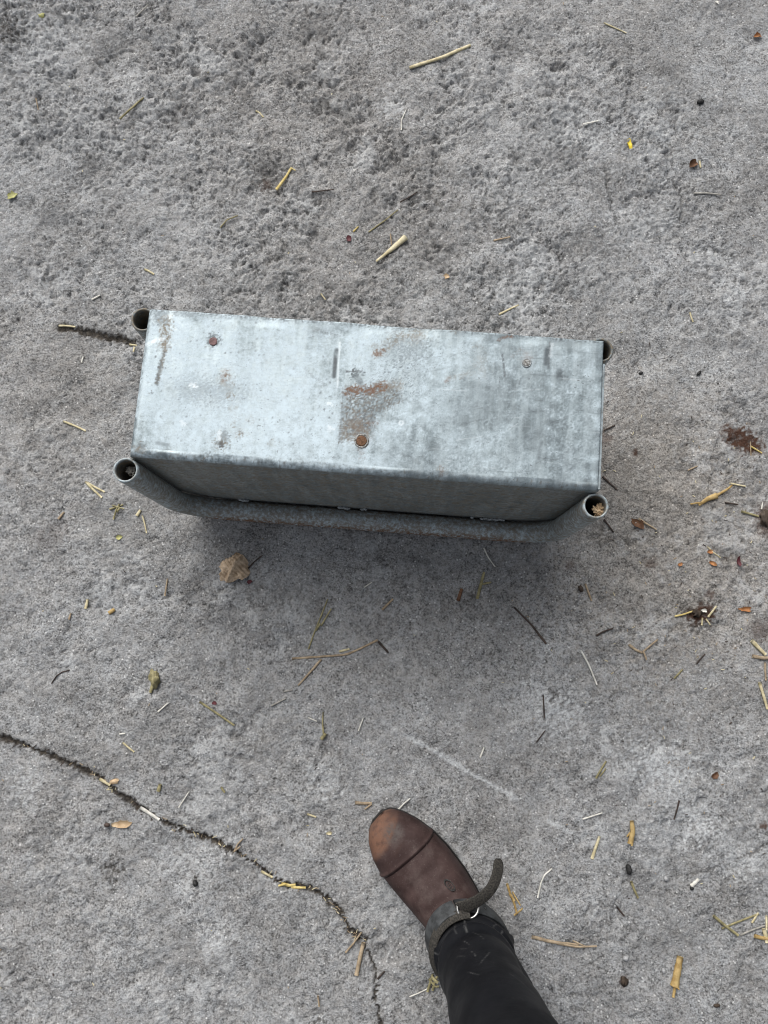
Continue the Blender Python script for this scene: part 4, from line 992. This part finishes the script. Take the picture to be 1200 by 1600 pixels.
stalk('tan_straw', 'tan wisp beside a dark seed, below the right pipe end', [([(914, 912), (919, 925), (924, 939)], 3.4)])
lump('soil', 'dark seed beside the tan wisp below the right pipe end', 907, 920, 7, 12, .3, 'dark_seed', 'seed')
stalk('tan_straw', 'three small straws meeting in a Y, right of the twig', [([(982, 1007), (992, 1015), (1003, 1020)], 4.5), ([(1005, 1018), (1015, 1009), (1027, 999)], 3.2), ([(1004, 1017), (1008, 1031)], 3)])
stalk('dark_twig', 'short dark twig above the small straw Y', [([(930, 993), (943, 986), (956, 982)], 3)], 'thin_twig', 'twig')
stalk('dark_twig', 'thin dark twig above the brown dirt spot on the right', [([(1088, 1037), (1095, 1028), (1101, 1022)], 2.6)], 'thin_twig', 'twig')
stalk('olive_straw', 'olive straw chip beside the brown dirt spot on the right', [([(1053, 1060), (1066, 1046)], 3.4)])
stalk('pale_straw', 'slanting pale straw in the right edge bundle', [([(1173, 1001), (1184, 1012), (1195, 1023)], 6.5)])
stalk('tan_straw', 'level tan straw in the right edge bundle', [([(1174, 1025), (1190, 1028), (1206, 1028)], 6)])
stalk('tan_straw', 'thin upright tan straw under the right edge bundle', [([(1195, 1035), (1195, 1048), (1196, 1063)], 3.4)])
stalk('pale_straw', 'pale straw pointing down from the right edge, below the bundle', [([(1186, 1066), (1192, 1085), (1199, 1108)], 5.2)])
stalk('olive_straw', 'double olive straw right of the boot tip, far side', [([(931, 1216), (939, 1202), (947, 1189)], 3.6), ([(937, 1213), (946, 1200)], 2.4)])
flake('brown_scrap', 'brown leaf scrap with stem in the lower right', 1117, 1211, 13, 9, .6, 'leaf_scrap', 'leaf', .6)
stalk('golden_straw', 'frayed golden straw stub right of the boot', [([(985, 1281), (987, 1298), (983, 1317)], 11, .55, .8), ([(984, 1300), (978, 1306)], 3), ([(987, 1300), (985, 1320)], 4)], 'straw_stub')
stalk('pale_straw', 'clean pale straw right of the boot, beside the frayed stub', [([(925, 1342), (931, 1324), (937, 1307)], 5)])
lump('black_dropping', 'oval black dropping right of the boot', 981, 1357, 8, 15, .1, 'black_dropping', 'dropping')
stalk('olive_straw', 'olive green straw under the oval black dropping', [([(986, 1377), (991, 1390), (997, 1403)], 4)])
stalk('white_straw', 'short white straw chip in the lower right', [([(1079, 1384), (1091, 1373)], 6)])
stalk('dark_twig', 'tiny dark twig right of the strap tail, lower right', [([(964, 1417), (975, 1431)], 3)], 'thin_twig', 'twig')
stalk('white_straw', 'thin pale straw above the clean pale straw', [([(910, 1280), (926, 1275), (941, 1270)], 2.6)])
stalk('tan_straw', 'long split reddish straw right of the black half chap', [([(831, 1464), (856, 1470), (880, 1474), (905, 1477)], 5, 1.1, .7), ([(870, 1474), (900, 1479), (932, 1478)], 3.4), ([(895, 1470), (915, 1478)], 2.2)])
stalk('white_straw', 'thin bent pale straw right of the strap tail', [([(840, 1402), (845, 1378), (850, 1367), (862, 1357)], 2.6)])
stalk('golden_straw', 'golden brown grass wisp beside the spur strap', [([(792, 1380), (797, 1396), (803, 1410), (807, 1426)], 4), ([(796, 1395), (803, 1406)], 5), ([(800, 1392), (812, 1412)], 2.5), ([(803, 1428), (815, 1415)], 3)], 'grass_wisp', 'grass')
stalk('olive_straw', 'stiff olive brown straw of the right edge tangle, farthest left', [([(1114, 1430), (1133, 1446), (1153, 1461)], 5)])
stalk('olive_straw', 'thin olive straw crossing the tangle at the right edge', [([(1128, 1451), (1157, 1439), (1186, 1428)], 3.4)])
stalk('grey_straw', 'thin grey straw, lowest long one of the right edge tangle', [([(1156, 1461), (1176, 1452), (1197, 1445)], 3)])
stalk('pale_straw', 'short pale straw standing across the right edge tangle', [([(1175, 1442), (1180, 1434), (1185, 1426)], 3.4)])
stalk('golden_straw', 'short golden brown stub at the end of the right edge tangle', [([(1177, 1461), (1188, 1464), (1200, 1466)], 6)])
stalk('pale_straw', 'upright bright straw at the right edge tangle', [([(1192, 1450), (1195, 1460), (1197, 1472)], 6.5), ([(1197, 1430), (1196, 1452)], 3.5)])
stalk('golden_straw', 'thick golden straw stub at the lower right', [([(1062, 1494), (1058, 1515), (1053, 1540)], 13, .7, .95), ([(1055, 1536), (1051, 1557)], 5), ([(1054, 1540), (1060, 1544)], 3)], 'straw_stub')
stalk('dark_twig', 'thin dark hair in the lower right, above the thin crack', [([(1060, 1250), (1056, 1266), (1052, 1280)], 2.6)], 'thin_twig', 'twig')
lump('soil', 'dark brown crumb in the lower right, left of the golden stub', 975, 1533, 9, 12, .3, 'soil_crumb', 'soil', .3, 1, .5)
lump('stone_grey', 'small grey stone left of the thick golden stub', 1037, 1517, 6, 8, .1, 'small_stone', 'stone')
lump('stone_grey', 'small pale stone in the lower right above the thin crack', 1041, 1373, 7, 8, .1, 'small_stone', 'stone')
lump('black_dropping', 'black grain beside the white straw chip', 1080, 1387, 6, 6, .1, 'dark_grain', 'seed')
lump('soil', 'dark crumb at the lower edge right of the leg', 1119, 1570, 10, 5, .1, 'soil_crumb', 'soil')
lump('stone_grey', 'dark grey chip above the dark brown crumb', 978, 1497, 10, 7, .4, 'small_stone', 'stone')
# --- lower left, along the crack, around the boot
stalk('tan_straw', 'short brownish straw bent back on itself left of the boot tip', [([(555, 1254), (568, 1255), (581, 1255)], 5), ([(581, 1256), (570, 1264)], 3)])
stalk('white_straw', 'thin white straw just above the boot tip', [([(622, 1265), (630, 1256), (641, 1247)], 2.8)])
stalk('pale_straw', 'small pale straw left of the boot tip', [([(480, 1272), (494, 1277)], 3.2)])
flake('pale_straw', 'tiny pale flake between crack and boot', 514, 1302, 9, 5, .1, 'straw_flake', 'straw', .4)
stalk('white_straw', 'longest pale straw lying in the crack', [([(220, 1261), (235, 1270), (250, 1280)], 5.2)])
stalk('pale_straw', 'short pale straw in the crack beside a small husk', [([(155, 1217), (172, 1227)], 5)])
flake('maple_tan', 'small cream husk at the upper part of the crack', 179, 1221, 14, 8, .2, 'seed_husk', 'husk', -.5)
stalk('yellow_straw', 'wad of yellowish straw bits packed in the crack', [([(440, 1380), (452, 1383), (462, 1382)], 5), ([(455, 1386), (478, 1386)], 4), ([(436, 1383), (448, 1379)], 3)], 'straw_wad')
stalk('pale_straw', 'straw sliver in the crack just before the straw wad', [([(408, 1361), (426, 1371)], 4)])
stalk('tan_straw', 'small tan straw fork standing at the middle of the crack', [([(366, 1330), (372, 1318), (380, 1310)], 2.6), ([(366, 1330), (376, 1322)], 2.6)])
stalk('tan_straw', 'tan straw with dark edges at the lower end of the crack', [([(557, 1523), (562, 1498), (568, 1472)], 7.5, .9, .8)])
stalk('tan_straw', 'thin straw crossing the lower end of the crack', [([(540, 1488), (552, 1474), (565, 1456)], 3.2)])
stalk('dark_twig', 'short dark stem beside the thin end of the crack', [([(590, 1529), (601, 1517)], 3.2)], 'thin_twig', 'twig')
stalk('tan_straw', 'thin tan stem below the crack near the bottom edge', [([(497, 1555), (499, 1572)], 3)])
stalk('olive_straw', 'dry grass tuft against the left side of the black chap', [([(668, 1550), (672, 1536), (676, 1522)], 4), ([(676, 1548), (680, 1530), (684, 1524)], 4), ([(670, 1530), (680, 1541), (686, 1540)], 3.5), ([(674, 1526), (684, 1533)], 5)], 'grass_tuft', 'grass')
stalk('white_straw', 'long thin pale hair left of the dry grass tuft', [([(640, 1559), (655, 1553), (669, 1546)], 2)])
stalk('olive_straw', 'thin straight olive straw left of the trough shade', [([(313, 1096), (340, 1114), (367, 1133)], 3.8)])
flake('red_petal', 'tiny dark red flake beside the thin straight olive straw', 336, 1098, 8, 6, .1, 'red_petal', 'petal', .3)
stalk('white_straw', 'short white straw flick below the grey green clump', [([(248, 1112), (264, 1098)], 2.8)])
stalk('pale_straw', 'short olive tinted straw above the crack', [([(192, 1160), (200, 1167), (210, 1175)], 3)])
stalk('white_straw', 'tiny white straw tick above the short olive tinted straw', [([(187, 1147), (196, 1146)], 2.8)])
stalk('dark_twig', 'thin curved dark hair at the left, above the crack', [([(80, 1068), (88, 1056), (97, 1050), (109, 1047)], 2)], 'thin_twig', 'twig')
lump('olive_straw', 'grey green dry clump at the left between leaf and crack', 243, 1060, 14, 26, .2, 'dry_clump', 'grass', .5, 4, .35)
stalk('olive_straw', 'pale tip hanging from the grey green dry clump', [([(241, 1068), (236, 1082)], 7, 1, .7)])
stalk('olive_straw', 'small olive chip right of the crack husk', [([(248, 1236), (251, 1225)], 6)])
stalk('white_straw', 'long thin faint straw above the crack middle', [([(279, 1262), (288, 1248), (295, 1237)], 2.2)])
stalk('olive_straw', 'tiny olive chip right of the long faint straw', [([(346, 1229), (352, 1238)], 4)])
def maple_key():
    o = flake('maple_tan', 'tan winged maple seed with dark head below the crack', 191, 1288, 30, 12, .05, 'maple_seed', 'seed', .35, 3, .0008, group=None)
    cx, cy = at(169, 1288); p = at(191, 1288)
    v = []; NR, NT = 6, 10
    for i in range(NR + 1):
        ph = math.pi * i / NR - math.pi / 2
        for k in range(NT):
            t = 2 * math.pi * k / NT; v.append((cx - p[0] + .0052 * math.cos(ph) * math.cos(t), cy - p[1] + .0038 * math.cos(ph) * math.sin(t), gh(cx, cy) + .003 + .003 * math.sin(ph)))
    mesh_obj('seed_head', v, grid_faces(NR + 1, NT, False, True), ST['dark_twig'], o)
maple_key()
lump('black_dropping', 'black grain below the crack middle', 306, 1379, 7, 10, .3, 'dark_grain', 'seed')

# --- straw plug in the right pipe end and dry fibres in the left one
def pipe_stuffing(px, py, z, n, spread, mat, label, rise):
    x0, y0 = at(px, py, z); vs, fs = [], []; rn = random.Random(int(px))
    for k in range(n):
        a = rn.uniform(0, 6.28); r = spread * math.sqrt(rn.random()); p = np.array([x0 + r * math.cos(a), y0 + r * math.sin(a), z + rn.uniform(-.006, rise)])
        d = np.array([rn.gauss(0, 1), rn.gauss(0, 1), rn.gauss(0, .5)]); d *= rn.uniform(.002, .006) / np.linalg.norm(d); s = np.cross(d, [0, 0, 1.0]); s = s / (np.linalg.norm(s) + 1e-9) * rn.uniform(.0004, .0011); c = np.cross(d, s); c = c / np.linalg.norm(c) * .0004
        o = len(vs)
        for e in (-1, 1):
            for q in (s + c, s - c, -s - c, -s + c): vs.append(p + d * e + q)
        fs += [(o, o + 1, o + 5, o + 4), (o + 1, o + 2, o + 6, o + 5), (o + 2, o + 3, o + 7, o + 6), (o + 3, o, o + 4, o + 7), (o + 3, o + 2, o + 1, o), (o + 4, o + 5, o + 6, o + 7)]
    A, c = centre(vs); o = mesh_obj('straw_plug', A, fs, ST[mat], None, False); o.location = c; tag(o, label, 'straw')
pipe_stuffing(937, 797, .292, 90, .0062, 'maple_tan', 'wad of tan chaff stuck inside the right front pipe end', .004)
pipe_stuffing(205, 736, .285, 40, .0050, 'grey_straw', 'grey dry fibres inside the left front pipe end', .004)

# --- uncountable chaff crumbs
def chaff():
    rn = random.Random(31); vs, fs = [], []
    P = pl(CRACK)
    for k in range(430):
        if k < 130:
            i = rn.randrange(2, len(P) - 1); q = rn.random(); x = P[i][0] * (1 - q) + P[i + 1][0] * q + rn.gauss(0, .0035); y = P[i][1] * (1 - q) + P[i + 1][1] * q + rn.gauss(0, .0035); L = rn.uniform(.0012, .005)
        elif k < 300: x, y = at(rn.gauss(1090, 90), rn.gauss(930, 170)); L = rn.uniform(.0008, .003)
        else: x, y = at(rn.uniform(0, 1200), rn.uniform(0, 1600)); L = rn.uniform(.0008, .0026)
        z = gh(x, y) + .0006; a = rn.uniform(0, 6.28); d = np.array([math.cos(a), math.sin(a), rn.uniform(-.2, .2)]) * L; s = np.array([-math.sin(a), math.cos(a), 0]) * rn.uniform(.0003, .0007); u_ = np.array([0, 0, .0004])
        p = np.array([x, y, z]); o = len(vs)
        for e in (-1, 1):
            for q in (s + u_, s - u_, -s - u_, -s + u_): vs.append(p + d * e + q)
        fs += [(o, o + 1, o + 5, o + 4), (o + 1, o + 2, o + 6, o + 5), (o + 2, o + 3, o + 7, o + 6), (o + 3, o, o + 4, o + 7), (o + 3, o + 2, o + 1, o), (o + 4, o + 5, o + 6, o + 7)]
    o = mesh_obj('chaff', vs, fs, [ST['tan_straw'], ST['dark_twig'], ST['pale_straw']], None, False)
    o.data.polygons.foreach_set('material_index', [(i // 6) % 3 if (i // 6) % 5 else 1 for i in range(len(fs))])
    tag(o, 'fine straw chaff and crumbs sprinkled over the concrete', 'chaff', kind='stuff')
chaff()
